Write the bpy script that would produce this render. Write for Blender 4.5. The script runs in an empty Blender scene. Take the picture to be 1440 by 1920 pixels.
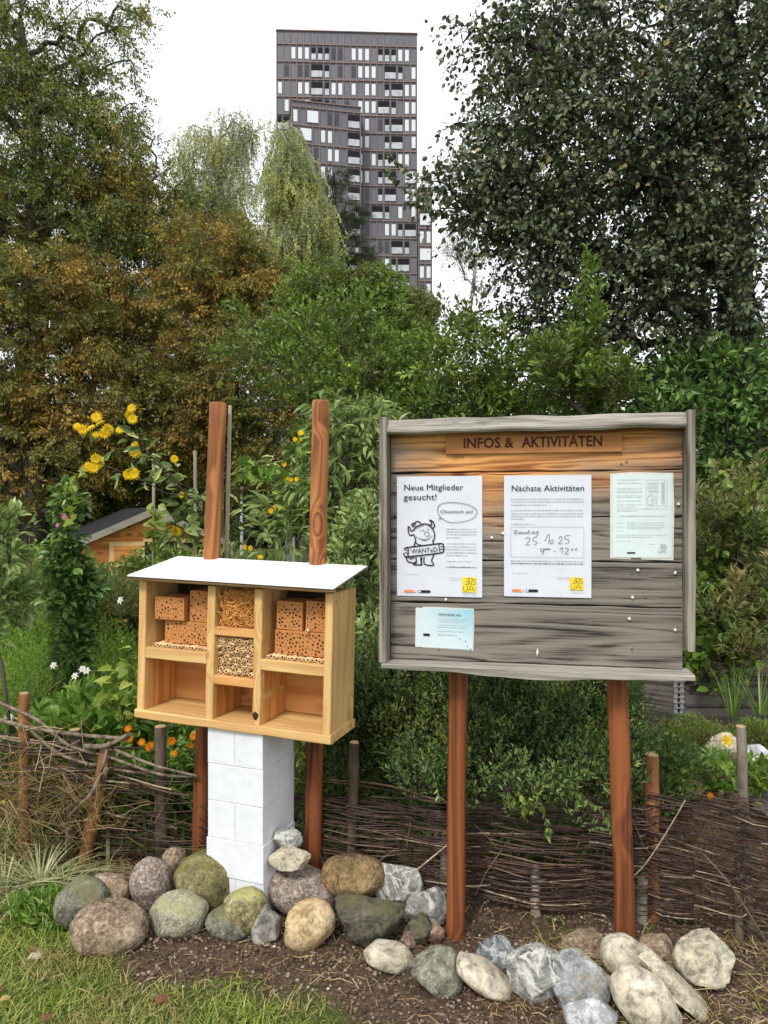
import bpy, math, random
import numpy as np
from mathutils import Vector, Matrix, noise as mnoise
R = math.radians
F = 1387.0
CAMH = 1.5
S = bpy.context.scene
COL = S.collection
RNG = np.random.default_rng(7)
random.seed(7)

def P(px, py, Y):
    """world point seen at photo pixel (px,py) at distance Y; used to measure the place"""
    return np.array([(px-720)/F*Y, Y, CAMH-(py-960)/F*Y])

# ------------------------------------------------------------------ mesh building
class Geo:
    def __init__(s): s.v=[]; s.l=[]; s.t=[]; s.m=[]; s.r=[]; s.n=0
    def add(s, v, faces, mi=0, r=0.5):
        """faces: (n,k) int array or list of lists"""
        v=np.asarray(v,float).reshape(-1,3)
        if isinstance(faces,np.ndarray):
            s.l.append((faces+s.n).ravel()); s.t.append(np.full(len(faces),faces.shape[1])); nf=len(faces)
        else:
            s.l.append(np.array([i for f in faces for i in f],int)+s.n)
            s.t.append(np.array([len(f) for f in faces],int)); nf=len(faces)
        s.m.append(np.full(nf,mi,int)); s.v.append(v)
        s.r.append(np.full(len(v),r,float) if np.isscalar(r) else np.asarray(r,float))
        s.n+=len(v); return s
    def mesh(s,name,mats,smooth=False):
        me=bpy.data.meshes.new(name)
        if s.n:
            v=np.concatenate(s.v); l=np.concatenate(s.l); t=np.concatenate(s.t); m=np.concatenate(s.m); r=np.concatenate(s.r)
            me.vertices.add(len(v)); me.vertices.foreach_set('co',v.astype(np.float32).ravel())
            me.loops.add(len(l)); me.loops.foreach_set('vertex_index',l.astype(np.int32))
            me.polygons.add(len(t)); st=np.zeros(len(t),int); st[1:]=np.cumsum(t)[:-1]
            me.polygons.foreach_set('loop_start',st.astype(np.int32)); me.polygons.foreach_set('loop_total',t.astype(np.int32))
            me.polygons.foreach_set('material_index',m.astype(np.int32))
            me.polygons.foreach_set('use_smooth',np.full(len(t),bool(smooth)))
            a=me.attributes.new('r','FLOAT','POINT'); a.data.foreach_set('value',r.astype(np.float32))
            me.update(calc_edges=True)
        for x in (mats if isinstance(mats,(list,tuple)) else [mats]): me.materials.append(x)
        return me
    def obj(s,name,mats,parent=None,smooth=False,loc=None,rot=None):
        o=bpy.data.objects.new(name,s.mesh(name,mats,smooth)); COL.objects.link(o)
        if parent is not None: o.parent=parent
        if loc is not None: o.location=loc
        if rot is not None: o.rotation_euler=rot
        return o
def tag(o,label=None,cat=None,group=None,kind=None):
    if label: o['label']=label
    if cat: o['category']=cat
    if group: o['group']=group
    if kind: o['kind']=kind
    return o
def empty(name,loc,rot=(0,0,0),label=None,cat=None,group=None):
    o=bpy.data.objects.new(name,None); COL.objects.link(o); o.location=loc; o.rotation_euler=rot
    o.empty_display_size=.1
    return tag(o,label,cat,group)
QB=np.array([[0,3,2,1],[4,5,6,7],[0,1,5,4],[1,2,6,5],[2,3,7,6],[3,0,4,7]])
def box(g,x0,x1,y0,y1,z0,z1,mi=0,r=.5):
    v=[(x0,y0,z0),(x1,y0,z0),(x1,y1,z0),(x0,y1,z0),(x0,y0,z1),(x1,y0,z1),(x1,y1,z1),(x0,y1,z1)]
    return g.add(v,QB,mi,r)
def bbox_(g,x0,x1,y0,y1,z0,z1,b=.002,mi=0,r=.5,wob=0,seg=1,axis=0):
    """board with bevelled long edges, subdivided along an axis, optional waviness"""
    lo=np.array([x0,y0,z0],float); hi=np.array([x1,y1,z1],float)
    ax=[i for i in range(3) if i!=axis]; a,c=ax
    prof=[(lo[a]+b,lo[c]),(hi[a]-b,lo[c]),(hi[a],lo[c]+b),(hi[a],hi[c]-b),(hi[a]-b,hi[c]),(lo[a]+b,hi[c]),(lo[a],hi[c]-b),(lo[a],lo[c]+b)]
    V=[]; n=seg+1; ph=random.random()*9
    for i in range(n):
        t=lo[axis]+(hi[axis]-lo[axis])*i/seg
        for (p,q) in prof:
            w=[0,0,0]; w[axis]=t
            w[a]=p+(wob*(mnoise.noise(Vector((t*9,p*30+ph,ph)))) if wob else 0)
            w[c]=q+(wob*(mnoise.noise(Vector((t*9+5,q*30+ph,ph)))) if wob else 0)
            V.append(w)
    Fc=[]
    for i in range(seg):
        for k in range(8):
            k2=(k+1)%8; Fc.append([i*8+k,i*8+k2,(i+1)*8+k2,(i+1)*8+k])
    Fc.append(list(range(7,-1,-1))); Fc.append([seg*8+k for k in range(8)])
    if axis==1: Fc=[f[::-1] for f in Fc]
    return g.add(V,Fc,mi,r)
def tube(g,pts,rad,n=8,mi=0,r=.5,cap=True,jit=0):
    pts=np.asarray(pts,float); m=len(pts)
    rad=np.full(m,rad,float) if np.isscalar(rad) else np.asarray(rad,float)
    T=np.gradient(pts,axis=0); T/=np.linalg.norm(T,axis=1)[:,None]+1e-12
    up=np.array([0,0,1.]) if abs(T[0][2])<.9 else np.array([1.,0,0])
    A=np.cross(T,up); A/=np.linalg.norm(A,axis=1)[:,None]+1e-12
    B=np.cross(T,A)
    th=np.arange(n)*2*np.pi/n
    rr=rad[:,None]*np.ones(n)[None]
    if jit: rr=rr*(1+jit*(RNG.random((m,n))-.5))
    V=pts[:,None,:]+rr[...,None]*(np.cos(th)[None,:,None]*A[:,None,:]+np.sin(th)[None,:,None]*B[:,None,:])
    i=np.arange(m-1)[:,None]*n; k=np.arange(n)[None]; k2=(k+1)%n
    Q=np.stack([i+k,i+k2,i+n+k2,i+n+k],-1).reshape(-1,4)
    g.add(V,Q,mi,r)
    if cap and n>=3:
        g.add(V[-1],[list(range(n-1,-1,-1))],mi,r); g.add(V[0],[list(range(n))],mi,r)
    return g
def ucyl(g,c,r0,r1,z0,z1,n=16,mi=0,r=.5): return tube(g,[(c[0],c[1],z0),(c[0],c[1],z1)],[r0,r1],n,mi,r)

# leaf templates (x along, y width, z fold) + faces
LT={
 'quad':(np.array([(0,0,0),(.45,-.5,.06),(1,0,0),(.45,.5,.06)]),np.array([[0,1,2,3]])),
 'fold':(np.array([(0,0,0),(.4,-.5,.12),(1,0,-.05),(.4,.5,.12)]),np.array([[0,1,2],[0,2,3]])),
 'oval':(np.array([(0,0,0),(.22,-.38,.08),(.6,-.46,.08),(1,0,-.12),(.6,.46,.08),(.22,.38,.08),(.5,0,0)]),np.array([[0,1,6],[1,2,6],[2,3,6],[3,4,6],[4,5,6],[5,0,6]])),
 'lance':(np.array([(0,0,0),(.35,-.5,.1),(.75,-.3,.0),(1,0,-.2),(.75,.3,.0),(.35,.5,.1),(.5,0,-.03)]),np.array([[0,1,6],[1,2,6],[2,3,6],[3,4,6],[4,5,6],[5,0,6]])),
 'heart':(np.array([(.08,0,0),(-.1,-.3,.05),(.15,-.55,.1),(.55,-.42,.05),(1,0,-.15),(.55,.42,.05),(.15,.55,.1),(-.1,.3,.05),(.45,0,-.03)]),np.array([[0,1,8],[1,2,8],[2,3,8],[3,4,8],[4,5,8],[5,6,8],[6,7,8],[7,0,8]])),
 'lobe':(np.array([(.1,0,0),(-.15,-.35,.02),(.15,-.6,.05),(.4,-.35,.0),(.75,-.5,.0),(.8,-.15,0),(1.05,0,-.1),(.8,.15,0),(.75,.5,0),(.4,.35,0),(.15,.6,.05),(-.15,.35,.02),(.45,0,.02)]),np.array([[i,(i+1)%12,12] for i in range(12)])),
 'blade':(np.array([(0,-.5,0),(0,.5,0),(.5,.4,.12),(.5,-.4,.12),(1,0,-.1)]),None),
}
def nrm(a): return a/(np.linalg.norm(a,axis=-1,keepdims=True)+1e-12)
def leaves(g,Pn,D,L,W,kind='quad',N=None,mi=0,r=None,rng=RNG):
    """Pn,D (n,3); L,W arrays/scalars; N approx normals"""
    n=len(Pn)
    if n==0: return g
    T,Fc=LT[kind]; D=nrm(D)
    if N is None: N=nrm(rng.normal(size=(n,3))+np.array([0,0,.9]))
    Sd=nrm(np.cross(N,D)); N2=np.cross(D,Sd)
    L=np.broadcast_to(L,(n,)); W=np.broadcast_to(W,(n,))
    V=Pn[:,None]+T[None,:,0,None]*(D*L[:,None])[:,None]+T[None,:,1,None]*(Sd*W[:,None])[:,None]+T[None,:,2,None]*(N2*L[:,None])[:,None]
    k=len(T); f=(Fc[None]+np.arange(n)[:,None,None]*k).reshape(-1,Fc.shape[1])
    if r is None: r=rng.random(n)
    g.add(V,f,mi,np.repeat(np.broadcast_to(r,(n,)),k)); return g

# ------------------------------------------------------------------ materials
def newmat(name):
    m=bpy.data.materials.new(name); m.use_nodes=True; nt=m.node_tree
    return m,nt,nt.nodes['Principled BSDF'],nt.nodes['Material Output']
def N(nt,t,**kw):
    n=nt.nodes.new(t)
    for k,v in kw.items():
        if k in n.inputs: n.inputs[k].default_value=v
        else: setattr(n,k,v)
    return n
def ramp(nt,fac,stops,interp='LINEAR'):
    n=nt.nodes.new('ShaderNodeValToRGB'); e=n.color_ramp; e.interpolation=interp
    while len(e.elements)>1: e.elements.remove(e.elements[-1])
    e.elements[0].position=stops[0][0]; e.elements[0].color=(*stops[0][1],1)
    for p,c in stops[1:]:
        x=e.elements.new(p); x.color=(*c,1)
    if fac is not None: nt.links.new(fac,n.inputs[0])
    return n.outputs[0]
def mixc(nt,fac,a,b,mode='MIX'):
    n=nt.nodes.new('ShaderNodeMix'); n.data_type='RGBA'; n.blend_type=mode
    for i,x in ((0,fac),(6,a),(7,b)):
        if hasattr(x,'links') or hasattr(x,'is_linked'): nt.links.new(x,n.inputs[i])
        elif i==0: n.inputs[0].default_value=x
        else: n.inputs[i].default_value=(*x,1)
    return n.outputs[2]
def math_(nt,op,a,b=0.0,c=None):
    n=nt.nodes.new('ShaderNodeMath'); n.operation=op
    for i,x in enumerate((a,b,c)):
        if x is None: continue
        if hasattr(x,'is_linked'): nt.links.new(x,n.inputs[i])
        else: n.inputs[i].default_value=x
    return n.outputs[0]
def g3(c): return (c,c,c)
def flat(name,col,rough=.6,spec=.3,metal=0,var=.08,scale=30,bump=0):
    m,nt,b,o=newmat(name)
    tc=N(nt,'ShaderNodeTexCoord'); nz=N(nt,'ShaderNodeTexNoise',Scale=scale,Detail=4.0)
    nt.links.new(tc.outputs['Object'],nz.inputs['Vector'])
    c=ramp(nt,nz.outputs[0],[(.3,tuple(x*(1-var) for x in col)),(.7,tuple(min(1,x*(1+var)) for x in col))])
    nt.links.new(c,b.inputs['Base Color']); b.inputs['Roughness'].default_value=rough
    b.inputs['Specular IOR Level'].default_value=spec; b.inputs['Metallic'].default_value=metal
    if bump:
        bp=N(nt,'ShaderNodeBump',Strength=bump,Distance=.01); nt.links.new(nz.outputs[0],bp.inputs['Height']); nt.links.new(bp.outputs[0],b.inputs['Normal'])
    return m
def leafmat(name,stops,stops2=None,nscale=.5,lo=.45,hi=.6,rough=.45,spec=.4,trans=.3):
    """leaf colour by per-leaf random r, with patches of a second palette"""
    m,nt,b,o=newmat(name)
    at=N(nt,'ShaderNodeAttribute',attribute_name='r')
    c=ramp(nt,at.outputs['Fac'],stops)
    if stops2:
        ge=N(nt,'ShaderNodeNewGeometry'); nz=N(nt,'ShaderNodeTexNoise',Scale=nscale,Detail=3.0)
        nt.links.new(ge.outputs['Position'],nz.inputs['Vector'])
        f=N(nt,'ShaderNodeMapRange',interpolation_type='SMOOTHSTEP'); f.inputs[1].default_value=lo; f.inputs[2].default_value=hi
        nt.links.new(nz.outputs[0],f.inputs[0])
        c=mixc(nt,f.outputs[0],c,ramp(nt,at.outputs['Fac'],stops2))
    nt.links.new(c,b.inputs['Base Color']); b.inputs['Roughness'].default_value=rough; b.inputs['Specular IOR Level'].default_value=spec
    tr=N(nt,'ShaderNodeBsdfTranslucent'); tc=mixc(nt,.25,c,(.2,.25,.03)); nt.links.new(tc,tr.inputs[0])
    mx=N(nt,'ShaderNodeMixShader'); mx.inputs[0].default_value=trans
    nt.links.new(b.outputs[0],mx.inputs[1]); nt.links.new(tr.outputs[0],mx.inputs[2]); nt.links.new(mx.outputs[0],o.inputs[0])
    return m
def woodmat(name,axis,light,dark,grain=28,knot=True,rough=.7,spec=.2,bump=.25,low_tone=None,rings=True,contrast=1.0,bendk=1.7,fine=0.0,ramp_w=None):
    """wood with grain along a local axis. weather=(colour light,colour dark,z0,z1): second tone low down, main tone above; grey weathering on planks"""
    m,nt,b,o=newmat(name)
    tc=N(nt,'ShaderNodeTexCoord'); oi=N(nt,'ShaderNodeObjectInfo')
    off=N(nt,'ShaderNodeVectorMath',operation='ADD'); cmb=N(nt,'ShaderNodeCombineXYZ')
    rs=math_(nt,'MULTIPLY',oi.outputs['Random'],17.0)
    for i in range(3): nt.links.new(rs,cmb.inputs[i])
    nt.links.new(tc.outputs['Object'],off.inputs[0]); nt.links.new(cmb.outputs[0],off.inputs[1])
    sc=[grain]*3; sc[axis]=grain*.045
    mp=N(nt,'ShaderNodeMapping'); mp.inputs['Scale'].default_value=sc; nt.links.new(off.outputs[0],mp.inputs[0])
    # knots bend the grain
    sk=[7.]*3; sk[axis]=3.2
    mk=N(nt,'ShaderNodeMapping'); mk.inputs['Scale'].default_value=sk; nt.links.new(off.outputs[0],mk.inputs[0])
    vo=N(nt,'ShaderNodeTexVoronoi',Scale=1.0); nt.links.new(mk.outputs[0],vo.inputs['Vector'])
    kd=N(nt,'ShaderNodeMapRange',interpolation_type='SMOOTHSTEP'); kd.inputs[1].default_value=0; kd.inputs[2].default_value=.42; kd.inputs[3].default_value=1; kd.inputs[4].default_value=0
    nt.links.new(vo.outputs['Distance'],kd.inputs[0])
    bend=N(nt,'ShaderNodeVectorMath',operation='ADD'); cb=N(nt,'ShaderNodeCombineXYZ')
    kb=math_(nt,'MULTIPLY',kd.outputs[0],bendk if knot else .4)
    for i in range(3):
        if i!=axis: nt.links.new(kb,cb.inputs[i])
    nt.links.new(mp.outputs[0],bend.inputs[0]); nt.links.new(cb.outputs[0],bend.inputs[1])
    n1=N(nt,'ShaderNodeTexNoise',Scale=1.0,Detail=5.0,Roughness=.6,Distortion=.3); nt.links.new(bend.outputs[0],n1.inputs['Vector'])
    n2=N(nt,'ShaderNodeTexNoise',Scale=.22,Detail=2.0,Distortion=.4); nt.links.new(bend.outputs[0],n2.inputs['Vector'])
    ring=math_(nt,'SINE',math_(nt,'MULTIPLY',n2.outputs[0],55.0))
    base_=n1.outputs[0]
    if fine:
        s3=[grain*3.2]*3; s3[axis]=grain*.05; m3=N(nt,'ShaderNodeMapping'); m3.inputs['Scale'].default_value=s3; nt.links.new(off.outputs[0],m3.inputs[0])
        n3=N(nt,'ShaderNodeTexNoise',Scale=1.0,Detail=4.0,Roughness=.7,Distortion=.15); nt.links.new(m3.outputs[0],n3.inputs['Vector'])
        base_=math_(nt,'ADD',math_(nt,'MULTIPLY',base_,1-fine),math_(nt,'MULTIPLY',n3.outputs[0],fine))
    ring=math_(nt,'MULTIPLY_ADD',ring,(.22*(1-fine*.7)) if rings else .05,base_)
    c=ramp(nt,ring,[(.5-.28/contrast,dark),(.5+.2/contrast,light)])
    if low_tone:
        wl,wd,z0,z1=low_tone
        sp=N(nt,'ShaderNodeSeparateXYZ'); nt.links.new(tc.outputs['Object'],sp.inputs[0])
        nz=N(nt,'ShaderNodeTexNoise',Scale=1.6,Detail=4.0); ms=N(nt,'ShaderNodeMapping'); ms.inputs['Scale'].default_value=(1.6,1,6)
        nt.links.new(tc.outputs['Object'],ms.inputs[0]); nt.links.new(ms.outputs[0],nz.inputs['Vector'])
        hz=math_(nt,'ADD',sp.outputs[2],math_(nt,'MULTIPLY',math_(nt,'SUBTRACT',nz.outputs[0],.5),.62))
        # edges of the board go grey sooner than the middle
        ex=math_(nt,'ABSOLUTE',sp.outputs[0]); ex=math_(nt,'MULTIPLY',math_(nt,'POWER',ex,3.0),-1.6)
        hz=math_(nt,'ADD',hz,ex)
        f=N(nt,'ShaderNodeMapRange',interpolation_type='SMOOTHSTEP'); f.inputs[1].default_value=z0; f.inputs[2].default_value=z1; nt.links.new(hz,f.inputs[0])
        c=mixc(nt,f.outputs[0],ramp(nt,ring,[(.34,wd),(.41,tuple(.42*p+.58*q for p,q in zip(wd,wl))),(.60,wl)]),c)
    if knot:
        kc=N(nt,'ShaderNodeMapRange',interpolation_type='SMOOTHSTEP'); kc.inputs[1].default_value=.05; kc.inputs[2].default_value=.13; kc.inputs[3].default_value=.85; kc.inputs[4].default_value=0
        nt.links.new(vo.outputs['Distance'],kc.inputs[0])
        c=mixc(nt,kc.outputs[0],c,tuple(x*.35 for x in dark))
    st=N(nt,'ShaderNodeTexNoise',Scale=4.0,Detail=5.0); nt.links.new(off.outputs[0],st.inputs['Vector'])
    c=mixc(nt,.5,c,ramp(nt,st.outputs[0],[(.3,g3(.72)),(.7,g3(1.0))]),'MULTIPLY')
    nt.links.new(c,b.inputs['Base Color']); b.inputs['Roughness'].default_value=rough; b.inputs['Specular IOR Level'].default_value=spec
    bp=N(nt,'ShaderNodeBump',Strength=bump,Distance=.004); nt.links.new(ring,bp.inputs['Height']); nt.links.new(bp.outputs[0],b.inputs['Normal'])
    return m
def barkmat(name,a,bb,scale=8,lo=.35,hi=.65,rough=.85):
    m,nt,b,o=newmat(name); tc=N(nt,'ShaderNodeTexCoord')
    mp=N(nt,'ShaderNodeMapping'); mp.inputs['Scale'].default_value=(1,1,.35); nt.links.new(tc.outputs['Object'],mp.inputs[0])
    nz=N(nt,'ShaderNodeTexNoise',Scale=scale,Detail=6.0,Roughness=.7); nt.links.new(mp.outputs[0],nz.inputs['Vector'])
    c=ramp(nt,nz.outputs[0],[(lo,a),(hi,bb)]); nt.links.new(c,b.inputs['Base Color']); b.inputs['Roughness'].default_value=rough
    b.inputs['Specular IOR Level'].default_value=.2
    bp=N(nt,'ShaderNodeBump',Strength=.7,Distance=.01); nt.links.new(nz.outputs[0],bp.inputs['Height']); nt.links.new(bp.outputs[0],b.inputs['Normal'])
    return m
def stonemat(name,c1,c2,c3,speck=.5,scale=14,vein=None,moss=None,bump=.6,rough=.75,patch=4.0):
    m,nt,b,o=newmat(name); tc=N(nt,'ShaderNodeTexCoord'); oi=N(nt,'ShaderNodeObjectInfo')
    ad=N(nt,'ShaderNodeVectorMath',operation='ADD'); nt.links.new(tc.outputs['Object'],ad.inputs[0])
    cm=N(nt,'ShaderNodeCombineXYZ'); rs=math_(nt,'MULTIPLY',oi.outputs['Random'],9.0)
    for i in range(3): nt.links.new(rs,cm.inputs[i])
    nt.links.new(cm.outputs[0],ad.inputs[1]); V=ad.outputs[0]
    def nz(sc,d=5.0,ro=.6,dist=0.0):
        n=N(nt,'ShaderNodeTexNoise',Scale=sc,Detail=d,Roughness=ro,Distortion=dist); nt.links.new(V,n.inputs['Vector']); return n.outputs[0]
    big=nz(patch*2.2); fine=nz(scale*6,4.0,.75); mid=nz(scale*1.6,6.0,.7,.6)
    c=ramp(nt,big,[(.38,c1),(.47,c2),(.53,c2),(.62,c3)])
    c=mixc(nt,speck,c,ramp(nt,fine,[(.36,tuple(x*.35 for x in c1)),(.5,tuple(x*.95 for x in c2)),(.64,tuple(min(1,x*1.5) for x in c3))]))
    c=mixc(nt,.85,c,ramp(nt,mid,[(.36,g3(.32)),(.46,g3(.75)),(.6,g3(1.05))]),'MULTIPLY')
    pit=nz(scale*3.2,3.0,.8); c=mixc(nt,.4,c,ramp(nt,pit,[(.40,g3(.35)),(.47,g3(1.0))]),'MULTIPLY')
    if vein:
        vn=nz(6.0,4.0,.5,2.5); vv=math_(nt,'ABSOLUTE',math_(nt,'SUBTRACT',vn,.5))
        f=N(nt,'ShaderNodeMapRange'); f.inputs[1].default_value=.0; f.inputs[2].default_value=.05; f.inputs[3].default_value=1; f.inputs[4].default_value=0
        nt.links.new(vv,f.inputs[0]); c=mixc(nt,f.outputs[0],c,vein)
    if moss:
        ge=N(nt,'ShaderNodeNewGeometry'); sp=N(nt,'ShaderNodeSeparateXYZ'); nt.links.new(ge.outputs['Normal'],sp.inputs[0])
        mm=math_(nt,'ADD',math_(nt,'MULTIPLY',sp.outputs[2],.16),nz(9.0,6.0,.75))
        f=N(nt,'ShaderNodeMapRange',interpolation_type='SMOOTHSTEP'); f.inputs[1].default_value=.56; f.inputs[2].default_value=.7; nt.links.new(mm,f.inputs[0])
        c=mixc(nt,math_(nt,'MULTIPLY',f.outputs[0],.8),c,moss)
    nt.links.new(c,b.inputs['Base Color']); b.inputs['Roughness'].default_value=rough; b.inputs['Specular IOR Level'].default_value=.25
    h=math_(nt,'ADD',mid,math_(nt,'MULTIPLY',fine,.5))
    bp=N(nt,'ShaderNodeBump',Strength=min(1,bump*1.5),Distance=.008); nt.links.new(h,bp.inputs['Height']); nt.links.new(bp.outputs[0],b.inputs['Normal'])
    return m

# ------------------------------------------------------------------ camera, light, world
cam=bpy.data.cameras.new('camera'); co=bpy.data.objects.new('camera',cam); COL.objects.link(co)
co.location=(0,0,CAMH); co.rotation_euler=(R(90),0,0)
cam.sensor_fit='VERTICAL'; cam.sensor_height=36; cam.lens=F/1920*36; cam.clip_end=2000; cam.clip_start=.05
S.camera=co
w=bpy.data.worlds.new('World'); S.world=w; w.use_nodes=True; nt=w.node_tree
bg=nt.nodes['Background']; sky=N(nt,'ShaderNodeTexSky'); sky.sky_type='NISHITA'; sky.sun_disc=False
SUN_EL,SUN_AZ=R(48),R(205)   # azimuth clockwise from +Y: behind the camera, to its left
sky.sun_elevation=SUN_EL; sky.sun_rotation=SUN_AZ; sky.dust_density=3.0
# an even cloud cover hides nearly all of the blue
c=mixc(nt,.93,sky.outputs[0],(10.9,11.2,11.5)); nt.links.new(c,bg.inputs[0]); bg.inputs[1].default_value=.1
sd=bpy.data.lights.new('sun','SUN'); sd.energy=2.0; sd.angle=R(12); sd.color=(1,.96,.9)
so=bpy.data.objects.new('sun',sd); COL.objects.link(so)
d=-Vector((math.sin(SUN_AZ)*math.cos(SUN_EL),math.cos(SUN_AZ)*math.cos(SUN_EL),math.sin(SUN_EL)))
so.rotation_euler=d.to_track_quat('-Z','Y').to_euler(); so.location=(-3,-4,8)
S.view_settings.view_transform='Standard'; S.view_settings.look='None'; S.view_settings.exposure=0.36; S.view_settings.gamma=1
S.cycles.max_bounces=6; S.cycles.diffuse_bounces=3; S.cycles.glossy_bounces=2; S.cycles.transmission_bounces=4; S.cycles.transparent_max_bounces=4
# ------------------------------------------------------------------ local frames measured from the photo
class Frame:
    def __init__(s,ox,oy,a,roll=0):
        s.o=(ox,oy); s.a=a; s.roll=roll; s.c,s.s=math.cos(a),math.sin(a)
        s.M=Matrix.Translation((ox,oy,0))@Matrix.Rotation(-a,4,'Z')@Matrix.Rotation(roll,4,'Y')
    def h(s,px,py,y0=0.0):
        dx=(px-720)/F; dz=-(py-960)/F
        x=(dx*(s.o[1]+y0*s.c)-s.o[0]-y0*s.s)/(s.c+dx*s.s)
        t=s.o[1]-x*s.s+y0*s.c; z=CAMH+t*dz
        cr,sr=math.cos(s.roll),math.sin(s.roll)
        return x*cr-z*sr, x*sr+z*cr
    def empty(s,name,**k): return empty(name,(s.o[0],s.o[1],0),(0,s.roll,-s.a),**k)
    def world(s,x,y,z): return s.M@Vector((x,y,z))
HF=Frame(-.585,2.75,R(19.3),R(1.4)); H=HF.h
BF=Frame(.505,2.505,R(11.1)); B=BF.h

# ------------------------------------------------------------------ materials
PX,PY,PZ=0,1,2
pine=[woodmat('pine_'+'xyz'[i],i,(.76,.50,.21),(.58,.31,.11),grain=34,rough=.55,spec=.3,bump=.2,fine=.3) for i in range(3)]
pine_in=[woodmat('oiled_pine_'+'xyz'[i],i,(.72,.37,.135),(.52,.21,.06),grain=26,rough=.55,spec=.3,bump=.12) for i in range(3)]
post_m=woodmat('stained_post',2,(.30,.098,.034),(.085,.026,.012),grain=30,rough=.6,spec=.25,bump=.5,rings=True,fine=.5,contrast=1.2)
post_l=woodmat('stained_post_light',2,(.44,.18,.065),(.16,.052,.02),grain=28,rough=.65,spec=.2,bump=.5,rings=True,fine=.5,contrast=1.2,low_tone=((.25,.08,.03),(.08,.025,.012),.85,1.35))  # darker tone towards the bottom, paler above the roof
white=flat('white_sheet',(.86,.87,.88),rough=.35,spec=.4,var=.01)
dark=flat('dark_hole',(.02,.012,.008),rough=.9,var=.2)
clay=flat('drilled_clay',(.50,.215,.075),rough=.9,spec=.1,var=.12,scale=60,bump=.2)
reed_m=woodmat('reed',1,(.84,.60,.33),(.60,.35,.15),grain=40,knot=False,rough=.5)
straw_m=flat('straw',(.66,.31,.08),rough=.6,var=.25,scale=12)

# ------------------------------------------------------------------ insect hotel
hotel=HF.empty('insect_hotel',label='light pine insect hotel with a white sloping roof and filled compartments, standing on white blocks',cat='insect hotel')
ZT=1.222; ZB=.69; D0=.225
def hx(zx,zy,y0=0): return H(230+zx/2.866,730+zy/2.866,y0)[0]
def hz(zx,zy,y0=0): return H(230+zx/2.866,730+zy/2.866,y0)[1]
XL0,XL1=hx(80,1450),hx(118,1450)
D10,D11=hx(447,1400),hx(488,1400); D20,D21=hx(702,1400),hx(742,1400)
XR0,XR1=hx(1080,1450),hx(1122,1450)
def board(name,x0,x1,y0,y1,z0,z1,axis,mats=pine,wob=.0015,par=None,b=.003,label=None):
    g=Geo(); bbox_(g,x0,x1,y0,y1,z0,z1,b,axis=axis,seg=10,wob=wob)
    o=g.obj(name,mats[axis] if isinstance(mats,list) else mats,par or hotel)
    if label: o['label']=label
    return o
board('side_board',XL0,XL1,0,D0,ZB+.032,ZT,2,label='left side board')
board('side_board',XR0,XR1,0,D0,ZB+.032,ZT,2,label='right side board with knots and screws')
board('bottom_board',XL0-.004,XR1+.006,-.008,D0+.004,ZB,ZB+.032,0,wob=.003)
board('divider',D10,D11,.002,D0-.02,ZB+.032,ZT-.002,2,wob=.003)
board('divider',D20,D21,.002,D0-.02,ZB+.032,ZT-.002,2,wob=.005,label='right divider with a black knothole at its foot')
S1=(hz(280,1462),hz(280,1402)); S3=(hz(900,1528),hz(900,1468))
SA=(hz(600,1332),hz(600,1286)); SB=(hz(600,1600),hz(600,1550))
board('shelf',XL1,D10,.004,D0-.02,S1[0],S1[1],0)
board('shelf',D21,XR0,.004,D0-.02,S3[0],S3[1],0)
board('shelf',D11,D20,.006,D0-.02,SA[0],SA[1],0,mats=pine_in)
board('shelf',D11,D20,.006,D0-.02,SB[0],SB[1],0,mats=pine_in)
shade_back=woodmat('shade_backing',0,(.09,.055,.035),(.03,.018,.012),grain=20,knot=False)  # dark colour puts the shade behind the upper blocks into the back board
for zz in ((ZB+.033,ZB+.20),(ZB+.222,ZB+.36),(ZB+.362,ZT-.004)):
    board('back_board',XL1-.001,XR0+.001,D0-.018,D0-.002,zz[0],zz[1],0,mats=(shade_back if zz[0]>ZB+.35 else pine_in),wob=.001)
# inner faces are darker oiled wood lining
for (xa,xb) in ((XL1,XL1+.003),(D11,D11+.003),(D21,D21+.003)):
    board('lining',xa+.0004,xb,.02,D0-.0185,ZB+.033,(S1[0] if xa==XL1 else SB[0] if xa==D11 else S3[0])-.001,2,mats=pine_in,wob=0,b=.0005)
# front rail beneath the roof
board('top_rail',XL0,XR1,.006,.028,ZT+.001,ZT+.02,0,wob=.001)
# roof: plywood with a white sheet on top
def slab(name,m,x0,x1,y0,y1,zf,zb,t,par,sag=0):
    g=Geo(); n=14; V=[];Fc=[]
    for i in range(n+1):
        x=x0+(x1-x0)*i/n; w=sag*math.sin(i/n*math.pi)
        for (y,z) in ((y0,zf),(y1,zb)):
            V+= [(x,y,z-w),(x,y,z+t-w)]
    for i in range(n):
        a=i*4; c=a+4
        Fc+=[[a+1,c+1,c+3,a+3],[a,a+2,c+2,c],[a,c,c+1,a+1],[a+2,a+3,c+3,c+2]]
    Fc+=[[0,1,3,2],[n*4,n*4+2,n*4+3,n*4+1]]
    g.add(V,Fc); return g.obj(name,m,par)
rx0,rx1=H(240,1087,-.045)[0],H(627,1106,-.045)[0]
ply=woodmat('roof_edge',0,(.36,.22,.12),(.13,.07,.04),grain=40,knot=False)
rf=slab('roof',ply,rx0+.003,rx1-.003,-.045,.272,ZT+.012,ZT+.066,.009,hotel)
slab('roof_sheet',white,rx0,rx1,-.050,.276,ZT+.0215,ZT+.0765,.004,rf)
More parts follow.
